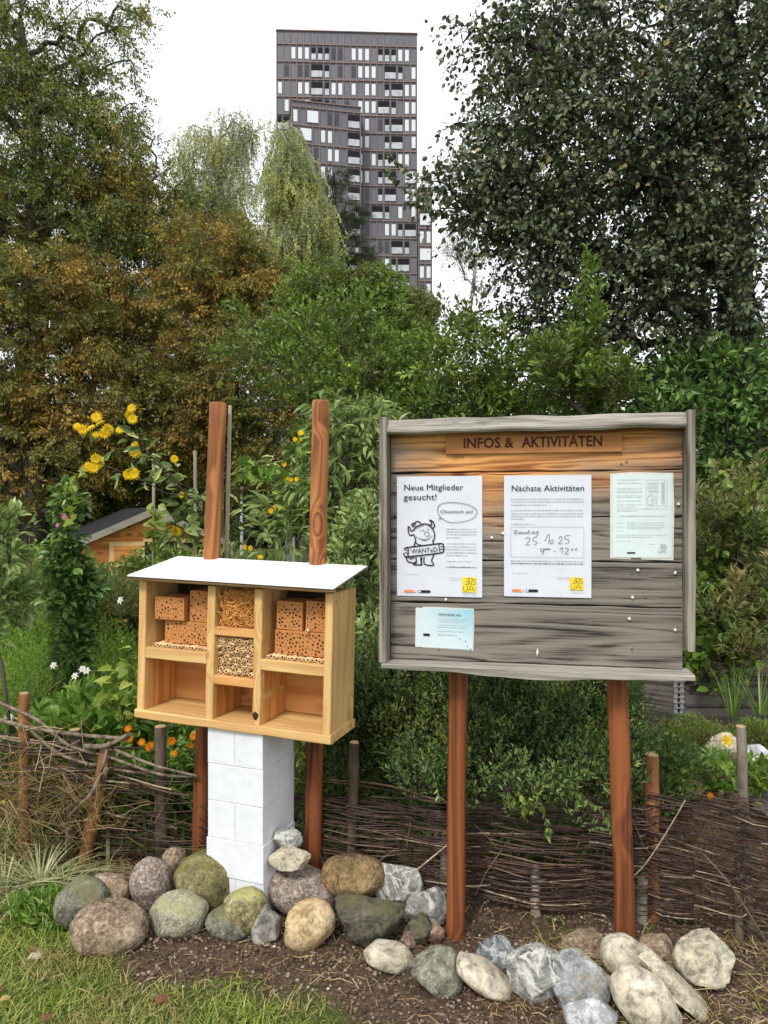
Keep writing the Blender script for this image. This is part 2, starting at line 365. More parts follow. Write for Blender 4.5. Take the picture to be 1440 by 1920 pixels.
# screws on the right side, knot on the divider, posts
scr=flat('steel',(.35,.33,.30),rough=.35,metal=.8)
for (y,z) in ((.02,ZB+.16),(.02,ZB+.33),(.21,ZB+.12),(.12,ZB+.02),(.20,ZB+.42),(.03,ZT-.03)):
    g=Geo(); tube(g,[(XR1-.002,y,z),(XR1+.002,y,z)],.0035,8); g.obj('screw',scr,hotel)
g=Geo(); kx=(D20+D21)/2-.001; kz=hz(715,1755)
V=[(kx+.0115*math.cos(t)*(1+.2*math.sin(3*t)),-.0005,kz+.015*math.sin(t)) for t in np.linspace(0,2*np.pi,14,endpoint=False)]
V2=[(kx+.0095*math.cos(t),.006,kz+.012*math.sin(t)) for t in np.linspace(0,2*np.pi,14,endpoint=False)]
g.add(V+[(kx,-.0035,kz)],[[i,(i+1)%14,14] for i in range(14)][::1]); g.obj('knothole',flat('burnt_knot',(.035,.015,.008),rough=.5,var=.5,scale=90),hotel)
def post(par,name,b,t,r,m,y0,zt=None,label=None,fr=None):
    """round timber post from ground point b to top t (local x,z)"""
    g=Geo(); k=26; ts=np.linspace(0,1,k); pts=[]; rad=[]
    ph=random.random()*20
    for u in ts:
        x=b[0]+(t[0]-b[0])*u; z=b[1]+(t[1]-b[1])*u
        pts.append((x+.003*mnoise.noise(Vector((z*3,ph,0))),y0+.003*mnoise.noise(Vector((z*3,ph,5))),z)); rad.append(r*(1+.05*mnoise.noise(Vector((z*4,ph,9)))))
    L=t[1]-b[1]
    pts+= [(t[0],y0,t[1]+.005)]; rad+=[r*.8]
    pts[-2]=(t[0],y0,t[1]-.004)
    tube(g,pts,rad,20,jit=.03); o=g.obj(name,m,par,smooth=True)
    for p in o.data.polygons[-2:]: p.use_smooth=False
    if label: o['label']=label
    return o
pl0=H(372,1640,.275); pl1=H(409,757,.275); pr0=H(586,1650,.275); pr1=H(601,753,.275)
def ext(b,t,z): # extend the line to height z
    k=(z-b[1])/(t[1]-b[1]); return (b[0]+(t[0]-b[0])*k,z)
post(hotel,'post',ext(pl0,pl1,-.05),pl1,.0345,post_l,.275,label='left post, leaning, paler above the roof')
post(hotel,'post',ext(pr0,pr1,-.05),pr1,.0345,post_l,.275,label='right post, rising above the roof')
# thin pale batten behind the left post
g=Geo(); q=H(431,760,.34); bbox_(g,q[0]-.006,q[0]+.006,.335,.347,1.0,q[1],.001,axis=2,seg=6,wob=.003)
o=g.obj('wooden_stake',woodmat('pale_stake',2,(.48,.42,.32),(.30,.25,.18),knot=False)); o.matrix_world=HF.M@Matrix.Translation((0,0,0)); tag(o,'thin pale stake standing right behind the left hotel post','stake')
g2=Geo(); bbox_(g2,q[0]-.006,q[0]+.006,.335,.347,0,1.0,.001,axis=2,seg=3); o.data=(lambda a:(a))(o.data)
# make it reach the ground: rebuild as one board
g=Geo(); bbox_(g,q[0]-.006,q[0]+.006,.335,.347,-.03,q[1],.001,axis=2,seg=16,wob=.003); o.data=g.mesh('wooden_stake',o.data.materials[0])

def place(o,fr=HF): o.matrix_world=fr.M@o.matrix_world; return o
def top(name,g,mats,label,cat,group=None,fr=HF,origin=None,smooth=False):
    """top-level thing modelled in a frame's coordinates; origin = local point that becomes its origin"""
    if origin is not None:
        for v in g.v: v-=np.array(origin)
    o=g.obj(name,mats,smooth=smooth); o.matrix_world=fr.M@Matrix.Translation(origin or (0,0,0)); return tag(o,label,cat,group)
# drilled nesting blocks
def nest(x0,x1,z0,z1,y0,y1,n,label,rot=0):
    g=Geo(); w,h=x1-x0,z1-z0
    bbox_(g,-w/2,w/2,0,y1-y0,0,h,.003,axis=0,seg=8,wob=.0015)
    o=top('nesting_block',g,clay,label,'nesting block','drilled clay nesting blocks in the hotel'); 
    o.matrix_world=HF.M@Matrix.Translation(((x0+x1)/2,y0,z0))@Matrix.Rotation(rot,4,'Y')
    gh=Geo(); pts=[]; k=0
    while len(pts)<n and k<4000:
        k+=1; p=(random.uniform(-w/2+.008,w/2-.008),random.uniform(.008,h-.008))
        if all((p[0]-q[0])**2+(p[1]-q[1])**2>.0118**2 for q in pts): pts.append(p)
    for (x,z) in pts:
        r=random.choice((.0016,.002,.0026,.0034,.004))
        V=[(x+r*math.cos(t),-.0022,z+r*math.sin(t)) for t in np.linspace(0,2*np.pi,10,endpoint=False)]
        gh.add(V,[list(range(10))])
    gh.obj('drill_hole',dark,o)
T='hotel'
def nb(a,b,c,d,n,label,y0=.06,y1=.17,rot=0):
    x0=H(230+a/2.866,0,y0)[0]+0; x0=hx(a,(c+d)/2,y0); x1=hx(b,(c+d)/2,y0); z1=hz((a+b)/2,c,y0); z0=hz((a+b)/2,d,y0)
    nest(x0,x1,z0,z1,y0,y1,n,label,rot)
    return x0,x1,z0,z1
CL='left compartment of the insect hotel'; CR='right compartment of the insect hotel'
zb1=S1[1]+.0165; zb3=S3[1]+.0165
x0=hx(228,1310,.05); x1=D10-.004; h1=hz(330,1246,.05)
nest(x0,x1,zb1,h1-.001,.05,.19,64,'broad drilled clay block lying over reeds in the '+CL)
x0=hx(362,1170,.05); nest(x0,D10-.004,h1,hz(400,1083,.05),.05,.17,38,'upright drilled clay block against the left divider in the '+CL)
x0=hx(183,1180,.04); x1b=hx(338,1180,.04); nest(x0,x1b,h1+.002,hz(250,1120,.04)+.004,.03,.15,40,'short drilled clay block at upper left of the '+CL,rot=-.01)
x0=hx(818,1380,.05); h3=hz(950,1300,.05)
nest(x0,XR0-.006,zb3,h3-.001,.05,.19,90,'broad drilled clay block lying over reeds in the '+CR)
nest(hx(828,1220,.05),hx(966,1220,.05),h3,hz(900,1140,.05),.05,.17,50,'square drilled clay block at upper left in the '+CR)
nest(hx(985,1220,.05),XR0-.006,h3,hz(1040,1140,.05),.05,.17,38,'upright drilled clay block beside the right side board, '+CR)
# reeds: hollow tubes lying front to back
def reed_mesh(L,r):
    g=Geo(); n=9; th=np.linspace(0,2*np.pi,n,endpoint=False)
    ri=r*.55
    A=[(r*math.cos(t),0,r*math.sin(t)) for t in th]; Bv=[(ri*math.cos(t),0,ri*math.sin(t)) for t in th]
    C=[(r*math.cos(t),L,r*math.sin(t)) for t in th]; Dv=[(ri*math.cos(t),L*.3,ri*math.sin(t)) for t in th]
    F1=[];F2=[]
    for i in range(n):
        j=(i+1)%n
        F1+=[[i,n+i,n+j,j],[i,j,2*n+j,2*n+i]]; F2+=[[n+i,3*n+i,3*n+j,n+j]]
    F1.append([2*n+i for i in range(n)]); F2.append([3*n+i for i in range(n)][::-1])
    g.add(A+Bv+C+Dv,F1+F2,0); g.m=[np.array([0]*len(F1)+[1]*len(F2))]
    return g.mesh('reed_tube',[reed_m,dark],True)
rm=[reed_mesh(.15,r) for r in (.0058,.0068,.0078)]
rr=(.0058,.0068,.0078)
def reed(x,y,z,k,label,group,tilt=0):
    o=bpy.data.objects.new('reed_tube',rm[k]); COL.objects.link(o)
    o.matrix_world=HF.M@Matrix.Translation((x,y,z))@Matrix.Rotation(tilt,4,'Z')@Matrix.Rotation(random.random()*.1-.05,4,'X')
    tag(o,label,'reed tube',group)
x=XL1+.018
while x<D10-.01:
    k=random.randrange(3); reed(x+rr[k],.022+random.random()*.012,S1[1]+rr[k]+.0015,k,'hollow reed tube in the single row on the left shelf of the hotel','reeds on the left hotel shelf',random.uniform(-.12,.12)); x+=rr[k]*2+.0012
x=D21+.008
while x<XR0-.012:
    k=random.randrange(3); reed(x+rr[k],.018+random.random()*.012,S3[1]+rr[k]+.0015,k,'hollow reed tube in the single row on the right shelf of the hotel','reeds on the right hotel shelf',random.uniform(-.12,.12)); x+=rr[k]*2+.0012
reed((hx(968,1297)),.03,h3+.006,0,'lone reed tube poking out between the two upper blocks of the right compartment',None)
pts=[]; X0,X1=D11+.008,D20-.007; Z0,Z1=SB[1]+.008,SA[0]-.014; k=0
while len(pts)<118 and k<60000:
    k+=1; r=rr[random.randrange(3)]; p=(random.uniform(X0,X1),random.uniform(Z0,Z1))
    if all((p[0]-q[0])**2+(p[1]-q[1])**2>((r+q[2])*.93)**2 for q in pts): pts.append((*p,r))
for (x,z,r) in pts: reed(x,.012+random.random()*.022,z,rr.index(r),'hollow reed tube packed in the middle compartment of the hotel','reeds packed in the middle hotel compartment',random.uniform(-.06,.06))
# straw filling
g=Geo()
for i in range(420):
    c=np.array([random.uniform(X0+.004,X1-.004),random.uniform(.015,.06),random.uniform(SA[1]+.008,ZT-.02)])
    d=nrm(np.array([random.gauss(0,1),random.gauss(0,.3),random.gauss(0,1)])); L=random.uniform(.02,.05)
    p=np.array([c-d*L/2,c+nrm(RNG.normal(size=3))*.006,c+d*L/2]); p[:,0]=np.clip(p[:,0],X0-.004,X1+.003); p[:,2]=np.clip(p[:,2],SA[1]+.003,ZT-.004)
    tube(g,p,random.uniform(.0011,.0022),4,cap=False,r=random.random())
box(g,X0,X1,.06,.2,SA[1]+.001,ZT-.02)
top('straw_filling',g,straw_m,'tangled orange straw stuffed in the top middle compartment of the hotel','straw')
# ------------------------------------------------------------------ white blocks under the hotel
CF=Frame(-.585,2.75,R(21.3)); blk=flat('white_block',(.70,.72,.76),rough=.9,spec=.1,var=.05,scale=22,bump=.25)
cx1=CF.h(496,1500,.02)[0]; W=.238; cx0=cx1-W; nc=5; ch=(ZB+.003)/nc
names=['top','second','third','fourth','bottom']
for i in range(nc):
    z1=ZB+.001-(i)*ch+ (cx0+cx1)/2*-.0; z0=z1-ch+.0012; off=random.uniform(-.003,.003)
    y0=.012
    if i==3: ex=.006
    else: ex=0
    if i%2==0:
        for j,sd_ in ((0,'left'),(1,'right')):
            g=Geo(); a=cx0+j*W/2+.0006+off-ex; bbox_(g,a,a+W/2-.0012,y0,y0+W,z0,z1,.0022,axis=0,seg=3,wob=.0008)
            top('building_block',g,blk,f'white block, {sd_} half of the {names[i]} course under the insect hotel','block','white blocks stacked under the hotel',fr=CF,origin=(a+W/4,y0+W/2,z0))
    else:
        for j,sd_ in ((0,'front'),(1,'rear')):
            g=Geo(); a=y0+j*W/2; bbox_(g,cx0+off-ex,cx1+off,a+.0006-(ex if j==0 else 0),a+W/2-.0006,z0,z1,.0022,axis=0,seg=3,wob=.0008)
            top('building_block',g,blk,f'white block, {sd_} half of the {names[i]} course under the insect hotel','block','white blocks stacked under the hotel',fr=CF,origin=(cx1-W/2,a+W/4,z0))
# ------------------------------------------------------------------ information board
info=BF.empty('notice_board',label='weathered wooden information board on two reddish posts, papers pinned to its planks',cat='notice board')
wgL,wgD=(.36,.31,.265),(.10,.083,.07)
plank_m=woodmat('plank_weathered',0,(.78,.38,.13),(.26,.08,.024),grain=52,rough=.8,bump=.7,contrast=1.35,bendk=.7,fine=.68,low_tone=((.255,.222,.192),(.042,.035,.030),1.40,1.70))
grey_x=woodmat('grey_wood_x',0,(.50,.46,.40),(.08,.07,.058),grain=55,rough=.9,bump=.7,fine=.6,contrast=1.3,knot=False,rings=False)
grey_z=woodmat('grey_wood_z',2,(.36,.32,.265),(.065,.054,.042),grain=48,rough=.9,bump=.7,fine=.6,contrast=1.3,bendk=.8)
def bz(px,py,y0=0): return B(px,py,y0)[1]
def bx(px,py,y0=0): return B(px,py,y0)[0]
XA,XB=bx(733,1000,.0),bx(1286,1000,.0)
ys=[815,884.5,969.5,1052,1134,1246]
zs=[bz(1000,y) for y in ys]; zs[0]+=.03
for i in range(5):
    g=Geo(); bbox_(g,XA,XB-.011,0+.0015*(i%2),.022,zs[i+1]+.0022,zs[i]-.0014,.003,axis=0,seg=30,wob=.004)
    g.obj('plank',plank_m,info)
# frame
g=Geo(); bbox_(g,XA+.004,XB-.014,.0255,.034,zs[5]+.004,zs[0]-.004,.002,axis=0,seg=4); g.obj('added_backing',flat('felt',(.03,.028,.025)),info)  # dark sheet added behind the planks so the gaps read dark
def bb(name,m,x0,x1,y0,y1,z0,z1,axis,wob=.003,seg=24,b=.004,label=None,par=info):
    g=Geo(); bbox_(g,x0,x1,y0,y1,z0,z1,b,axis=axis,seg=seg,wob=wob); o=g.obj(name,m,par)
    if label: o['label']=label
    return o
zt=bz(1000,795); zl=bz(1000,1248,-.06)
bb('side_board',grey_z,XA-.028,XA-.003,-.075,.03,zs[5]+.002,bz(720,787),2,label='left frame board')
bb('side_board',grey_z,XB-.010,XB+.014,-.082,.03,bz(1295,1222,-.08),bz(1293,768,-.08),2,label='right frame board, split at its lower end')
# cap board, leaning forward
g=Geo(); bbox_(g,XA-.002,XB-.0105,-.026,.026,-.011,.011,.005,axis=0,seg=26,wob=.006)
o=g.obj('cap_board',grey_x,info); o.location=(0,-.048,zt-.003); o.rotation_euler=(R(60),0,0)
g=Geo(); bbox_(g,XA-.0022,XB-.0108,-.026,.03,bz(1000,800),bz(1000,800)+.016,.003,axis=0,seg=20,wob=.003); g.obj('roof_board',grey_x,info)
# bottom ledge with a live lower edge
g=Geo(); n=44; V=[]; Fc=[]; l0,l1=bx(715,1245,-.085),bx(1304,1252,-.085)
ztop=zs[5]+.0; 
for i in range(n+1):
    u=i/n; x=l0+(l1-l0)*u; th=.017+.016*math.exp(-((u-.52)/.2)**2)+.004*mnoise.noise(Vector((x*9,3,1)))
    yf=-.085+.004*mnoise.noise(Vector((x*7,1,1))); zz=ztop+.001*mnoise.noise(Vector((x*20,5,1)))
    V+=[(x,yf,zz-th),(x,yf-.002,zz-.003),(x,yf+.004,zz),(x,.03,zz+.001),(x,.03,zz-.016)]
for i in range(n):
    a=i*5
    for k in range(5): Fc.append([a+k,a+5+k,a+5+(k+1)%5,a+(k+1)%5])
Fc+=[[0,1,2,3,4],[n*5+4-k for k in range(5)]]
g.add(V,Fc); g.obj('bottom_ledge',grey_x,info)
# title plaque and burnt letters
def textmesh(name,s,size,m,par,x,z,y,align='LEFT',extrude=.0003,offset=0.0,shear=0,sx=1.0,spacing=1.0,rotz=0):
    cu=bpy.data.curves.new(name,'FONT'); cu.body=s; cu.size=size; cu.align_x=align; cu.extrude=extrude; cu.offset=offset; cu.shear=shear; cu.resolution_u=2
    cu.space_character=spacing
    to=bpy.data.objects.new(name+'_tmp',cu); COL.objects.link(to)
    dg=bpy.context.evaluated_depsgraph_get(); me=bpy.data.meshes.new_from_object(to.evaluated_get(dg)); me.name=name
    bpy.data.objects.remove(to); bpy.data.curves.remove(cu)
    me.materials.clear(); me.materials.append(m)
    o=bpy.data.objects.new(name,me); COL.objects.link(o); o.parent=par; o.location=(x,y,z); o.rotation_euler=(R(90),rotz,0); o.scale=(sx,1,1); return o
px0,px1=bx(836,835,-.01),bx(1166,835,-.01); pz1,pz0=bz(1000,814),bz(1000,850)
plq_m=woodmat('plaque_wood',0,(.56,.26,.10),(.34,.13,.045),grain=44,rough=.7,bump=.4,knot=False,rings=False)
plq=bb('title_plaque',plq_m,px0,px1,-.012,-.0005,pz0,pz1,0,wob=.001,b=.0015,label='narrow plaque with burnt capital letters')
burnt=flat('burnt_letters',(.07,.018,.010),rough=.8,var=.4,scale=60)
tz=bz(1000,838,-.012); tx0=bx(869,835,-.012); tx1=bx(1129,835,-.012); hh=bz(1000,819,-.012)-tz
for wd_,xa_,xb_ in (('INFOS &',868,963),('AKTIVITÄTEN',979,1129)):
    ta,tb=bx(xa_,835,-.012),bx(xb_,835,-.012); t=textmesh('lettering',wd_,hh/.70,burnt,plq,ta,tz,-.0126,extrude=.0006,offset=.0009); t.scale[0]=(tb-ta)/max(v.co.x for v in t.data.vertices)
# screw and nail heads, white pins
rsc=flat('rusty_screw',(.16,.09,.05),rough=.6,metal=.5)
for (x,y) in ((792,828),(1147,827),(868,858),(1175,866),(782,872),(1165,870),(1278,850),(760,1200),(1185,1217),(1210,1120),(1185,1075),(823,1218),(740,905)):
    q=B(x,y,-.001); g=Geo(); tube(g,[(q[0],.004,q[1]),(q[0],-.002,q[1])],.0032,8); g.obj('screw',rsc,info)
pinm=flat('white_pin',(.8,.8,.76),rough=.4)
for n_,(x,y) in enumerate(((922,1008),(1196,1069),(1266,1074),(1266,1181),(836,1124),(1180,1160),(1186,1120),(943,1000),(1272,945),(1022,1092))):
    g=Geo(); q=B(x,y,-.003); tube(g,[(0,.003,0),(0,-.004,0),(0,-.0075,0)],[.0022,.0052,.0035],10); o=g.obj('push_pin',pinm,smooth=True); o.matrix_world=BF.M@Matrix.Translation((q[0],0,q[1]))
    tag(o,['white pin on bare wood right of the monster poster','white pin low under the small right notice, left one','white pin under the right notice by the frame','white pin alone on the bottom plank at right','white pin just under the monster poster','white pin on the bottom plank right of centre','white pin above the lowest gap at right','white pin at the left edge of the activities sheet','white pin on the wood strip right of the small notice','white pin hidden at the activities sheet, lower part'][n_],'push pin','white pins on the board') if n_<9 else bpy.data.objects.remove(o)
g=Geo(); q=B(1007,1224,-.003); tube(g,[(q[0],-.003,q[1]-.012),(q[0]+.001,-.006,q[1]),(q[0]+.002,-.003,q[1]+.014)],[.001,.0042,.001],8); top('white_scrap',g,pinm,'white scrap stuck at the bottom middle of the lowest plank','scrap',fr=BF)
# posts
rb=.034
pb=B(853,1790,.06); pt=B(859,1262,.06); pb2=B(1173,1775,.06); pt2=B(1157,1265,.06)
post(info,'post',ext(pb,pt,-.06),ext(pb,pt,1.70),.0335,post_m,.058,label='left reddish post with a knot')
post(info,'post',ext(pb2,pt2,-.06),ext(pb2,pt2,1.70),.0345,post_m,.058,label='right reddish post, slightly leaning')
# ------------------------------------------------------------------ papers
def papermat(name,c,tint=None):
    m,nt,b,o=newmat(name); tc=N(nt,'ShaderNodeTexCoord'); nz=N(nt,'ShaderNodeTexNoise',Scale=14.0,Detail=4.0); nt.links.new(tc.outputs['Object'],nz.inputs['Vector'])
    k=ramp(nt,nz.outputs[0],[(.3,tuple(x*.93 for x in c)),(.6,c)])
    if tint:
        sp=N(nt,'ShaderNodeSeparateXYZ'); nt.links.new(tc.outputs['Generated'],sp.inputs[0])
        f=math_(nt,'MULTIPLY',math_(nt,'MULTIPLY',sp.outputs[0],sp.outputs[2]),.9); k=mixc(nt,f,k,tint)
    nt.links.new(k,b.inputs['Base Color']); b.inputs['Roughness'].default_value=.45; b.inputs['Specular IOR Level'].default_value=.3; return m
pap=papermat('paper',(.66,.68,.75)); pap2=papermat('paper_mint',(.64,.72,.72)); pap3=papermat('card_blue',(.64,.71,.74),(.22,.52,.66))
film=flat('plastic_sleeve',(.62,.62,.58),rough=.25,spec=.6,var=.1)
ink=flat('ink',(.012,.012,.015),rough=.6,var=.1); ink2=flat('grey_print',(.42,.43,.47),rough=.7,var=.1); ink3=flat('pencil',(.10,.10,.12),rough=.7,var=.1); ink4=flat('faint_print',(.56,.60,.62),rough=.7,var=.1)
yel=flat('yellow_print',(.80,.60,.04),rough=.6,var=.02); org=flat('orange_print',(.75,.24,.10),rough=.6); inkg=flat('dark_olive_print',(.12,.11,.03),rough=.6)
class Paper:
    def __init__(s,name,x0,y0,x1,y1,m,label,cat,sleeve=0.0,tilt=0):
        a=B(x0,y1,-.008); b=B(x1,y0,-.008); s.w=b[0]-a[0]; s.h=b[1]-a[1]; s.px=(x0,y0,x1,y1)
        g=Geo(); n=12; V=[];Fc=[]; ph=random.random()*9
        def dep(u,v): return -.0007*math.sin(u*3.1)*(.6+.4*math.sin(v*5+ph))
        s.dep=dep
        for j in range(n+1):
            for i in range(n+1):
                u,v=i/n,j/n; V.append((u*s.w,dep(u,v),v*s.h))
        k=len(V)
        for j in range(n+1):
            for i in range(n+1):
                u,v=i/n,j/n; V.append((u*s.w,dep(u,v)+.0006,v*s.h))
        for j in range(n):
            for i in range(n):
                q=j*(n+1)+i; Fc.append([q,q+1,q+n+2,q+n+1]); Fc.append([k+q,k+q+n+1,k+q+n+2,k+q+1])
        for i in range(n):
            Fc.append([i,k+i,k+i+1,i+1]); q=n*(n+1)+i; Fc.append([q,q+1,k+q+1,k+q])
            q=i*(n+1); Fc.append([q,q+n+1,k+q+n+1,k+q]); q=q+n; Fc.append([q,k+q,k+q+n+1,q+n+1])
        g.add(V,Fc); s.o=g.obj(name,m,smooth=False); s.o.matrix_world=BF.M@Matrix.Translation((a[0],-.004,a[1]))@Matrix.Rotation(tilt,4,'Y'); tag(s.o,label,cat)
        if sleeve:
            g=Geo(); e=sleeve; V=[(-e,.0016,-e*.5),(s.w+e*.7,.0016,-e),(s.w+e,.0014,s.h*.6),(s.w+e*.6,.0016,s.h+e*.8),(s.w*.3,.0016,s.h+e*1.2),(-e,.0016,s.h+e*.6)]
            g.add(V+[(x,y+.0008,z) for x,y,z in V],[[0,1,2,3,4,5],[11,10,9,8,7,6]]+[[i,i+6,(i+1)%6+6,(i+1)%6] for i in range(6)]); g.obj('plastic_sleeve',film,s.o)
    def uv(s,px,py): # photo pixel -> paper coords
        x0,y0,x1,y1=s.px; return (px-x0)/(x1-x0)*s.w,(1-(py-y0)/(y1-y0))*s.h
    def y(s,x,z): return s.dep(x/s.w,z/s.h)-.0007
    def text(s,name,t,px,py,hpx,wpx,m=None,**k):
        x,z=s.uv(px,py); h=hpx/(s.px[3]-s.px[1])*s.h
        o=textmesh(name,t,h/.70,m or ink,s.o,x,z,-.0034,extrude=.0002,**k)
        w_=max(v.co.x for v in o.data.vertices); o.scale[0]=(wpx/(s.px[2]-s.px[0])*s.w)/w_; return o
    def stroke(s,g,pts,wd,closed=False,mi=0):
        q=np.array([s.uv(*p) for p in pts]); 
        if closed: q=np.vstack([q,q[:1]])
        wd=wd/(s.px[2]-s.px[0])*s.w/2
        T=np.gradient(q,axis=0); T/=np.linalg.norm(T,axis=1)[:,None]+1e-9; Nn=np.stack([-T[:,1],T[:,0]],1)*wd
        V=[];Fc=[]
        for i in range(len(q)):
            for sg in (-1,1):
                x,z=q[i]+Nn[i]*sg; V.append((x,-.0031-.00002*i,z))
        for i in range(len(q)-1): Fc.append([2*i,2*i+1,2*i+3,2*i+2])
        g.add(V,Fc,mi)
    def lines(s,name,x0,x1,rows,m,h=1.6,last=.6):
        """grey rows of print too small to read"""
        g=Geo()
        for k,y in enumerate(rows):
            x=x0; xe=x1 if (k<len(rows)-1) else x0+(x1-x0)*last
            while x<xe-1:
                wl=min(random.uniform(3,9),xe-x); hh_=h*random.uniform(.6,1)
                a=s.uv(x,y); b=s.uv(x+wl,y-hh_); g.add([(a[0],-.0031,a[1]),(b[0],-.0031,a[1]),(b[0],-.0031,b[1]),(a[0],-.0031,b[1])],[[0,1,2,3]]); x+=wl+1.2
        return g.obj(name,m,s.o)
    def rect(s,g,x0,y0,x1,y1,mi=0,d=0):
        a=s.uv(x0,y1); b=s.uv(x1,y0); g.add([(a[0],-.003-d,a[1]),(b[0],-.003-d,a[1]),(b[0],-.003-d,b[1]),(a[0],-.003-d,b[1])],[[0,1,2,3]],mi)
    def pill(s,g,x0,x1,yc,h,mi=0,d=.0001):
        pts=[]
        for t in np.linspace(np.pi/2,3*np.pi/2,7): pts.append((x0+h/2+h/2*math.cos(t),yc-h/2*math.sin(t)))
        for t in np.linspace(-np.pi/2,np.pi/2,7): pts.append((x1-h/2+h/2*math.cos(t),yc-h/2*math.sin(t)))
        V=[(s.uv(*p)[0],-.003-d,s.uv(*p)[1]) for p in pts]; g.add(V,[list(range(14))],mi)
def curve(pts,n=6,closed=False):
    """Catmull-Rom through points"""
    p=[np.array(q,float) for q in pts]
    if closed: p=[p[-1]]+p+[p[0],p[1]]
    else: p=[2*p[0]-p[1]]+p+[2*p[-1]-p[-2]]
    out=[]
    for i in range(1,len(p)-2):
        for k in range(n):
            t=k/n; out.append(.5*((2*p[i])+(-p[i-1]+p[i+1])*t+(2*p[i-1]-5*p[i]+4*p[i+1]-p[i+2])*t*t+(-p[i-1]+3*p[i]-3*p[i+1]+p[i+2])*t**3))
    out.append(p[-2]); return out
def logo(p,x0,y0,x1,y1,m,bg=True):
    """small square emblem: rounded line letters in two rows"""
    g=Geo()
    if bg: p.rect(g,x0,y0,x1,y1,0,.0001); o=g.obj('emblem',yel,p.o)
    g=Geo(); W_,H_=x1-x0,y1-y0
    for st in ([(.22,.5),(.3,.45),(.36,.3),(.45,.18),(.52,.15)],[(.3,.5),(.45,.45),(.5,.22),(.55,.48)],[(.55,.08),(.75,.1),(.62,.3),(.7,.4),(.6,.48)],[(.95,.12),(.8,.15),(.78,.27),(.93,.32),(.9,.45),(.74,.48)],
               [(.12,.58),(.1,.85),(.22,.93),(.36,.85),(.36,.58)],[(.45,.93),(.6,.6),(.72,.62),(.86,.93)],[(.52,.8),(.8,.8)],[(.3,.1),(.42,.04),(.55,.12)]):
        p.stroke(g,[(x0+q[0]*W_,y0+q[1]*H_) for q in curve(st,4)],1.1)
    g.obj('emblem_lines',m,p.o)
# poster 1 (offset of zoomed crop: x=720+zx/5.333, y=880+zy/5.333)
def z1(pts): return [(720+a/5.333,880+b/5.333) for a,b in pts]
p1=Paper('poster',744,892,904,1117,pap,'white poster with a line drawing of a horned creature holding a board','poster')
p1.text('heading','Neue Mitglieder',757,918,11,112); p1.text('heading','gesucht!',757,936,11,62)
g=Geo(); p1.stroke(g,curve(z1([(575,485),(550,440),(540,400),(560,350),(620,330),(720,328),(830,345),(905,380),(932,420),(905,470),(840,505),(740,522),(660,522),(600,495),(580,480),(553,492),(572,470)]),5),1.0); g.obj('speech_bubble',ink3,p1.o)
p1.text('speech_text','Chunnsch au?',826,961,6.3,61,m=ink3)
g=Geo()
for st,wd in (([(320,705),(300,650),(262,655),(245,610),(245,570),(262,580),(270,610),(300,600),(320,570),(400,540),(450,550),(490,590),(510,640),(505,690),(490,715)],2.2),
    ([(440,545),(480,550),(475,520),(460,500),(490,515),(510,550),(500,575),(480,580)],2.2),([(312,545),(320,520),(345,515),(370,530),(375,545)],2),([(312,545),(290,565),(280,545),(300,532),(312,545)],2.2),
    ([(318,708),(325,730),(345,745),(375,750)],1.8),([(320,705),(310,735),(300,770)],2.2),([(490,712),(500,735),(510,745)],2.2),
    ([(370,870),(375,930),(385,945),(345,950),(295,945),(310,935),(325,925),(322,870)],2.2),([(405,870),(405,935),(450,952),(500,950),(490,925),(480,905),(495,865),(505,835)],2.2),([(385,870),(375,945)],1.6),
    ([(230,875),(230,905),(260,925),(310,930),(322,915)],2.2),([(245,885),(260,880),(270,895),(280,880),(295,885),(305,870)],1.6),
    ([(200,800),(220,780),(245,775),(400,755),(560,735),(590,738),(602,760),(600,800),(580,825),(400,850),(240,868),(210,865),(197,830)],2.4),
    ([(235,785),(250,800),(240,815),(250,830),(235,845),(250,860)],1.6),([(215,805),(238,803)],1.4),([(212,830),(240,828)],1.4),([(560,745),(550,765),(562,780),(555,800),(570,815)],1.6),([(570,765),(598,765)],1.4),([(565,790),(598,790)],1.4)):
    p1.stroke(g,curve(z1(st),5),wd)
g.obj('creature_outline',ink,p1.o)
g=Geo()
for st in ([(320,665),(350,685),(400,695),(450,690),(480,660)],[(365,600),(380,612),(400,605),(402,590)],[(435,585),(445,600),(455,590)],[(408,650),(410,625),(435,618),(455,635),(450,660),(430,670),(425,650)],[(310,590),(350,575),(400,550)],[(380,690),(385,705),(400,695),(405,708),(418,695),(425,705),(440,692)]):
    p1.stroke(g,curve(z1(st),4),1.0)
g.obj('creature_features',ink3,p1.o)
o=p1.text('sign_word','WANTeD',720+275/5.333,880+838/5.333,8.6,50,m=ink,rotz=-R(5))
p1.lines('small_print',837,894,[991,996,1001,1007],ink2,1.4,.5); p1.lines('small_print',837,893,[1018,1024,1029,1035,1040],ink2,1.4,.7); p1.lines('small_print',838,884,[1051],ink2,1.3,1); p1.lines('contact_line',838,894,[1062],ink3,1.5,1)
p1.lines('caption_print',758,787,[1076],ink2,.9,1); p1.lines('caption_print',844,866,[1082,1086],ink2,.8,1); p1.lines('caption_print',868,895,[1112],ink2,.9,1)
g=Geo(); p1.pill(g,758,781,1108,5); g.obj('badge',org,p1.o); g=Geo(); p1.pill(g,784,808,1108,5); g.obj('badge',ink,p1.o)
g=Geo(); p1.pill(g,785,790,1108,4,0,.0003); p1.pill(g,776,780,1108,4,0,.0003); g.obj('badge_button',pap,p1.o)
logo(p1,867,1080,893,1108,inkg)
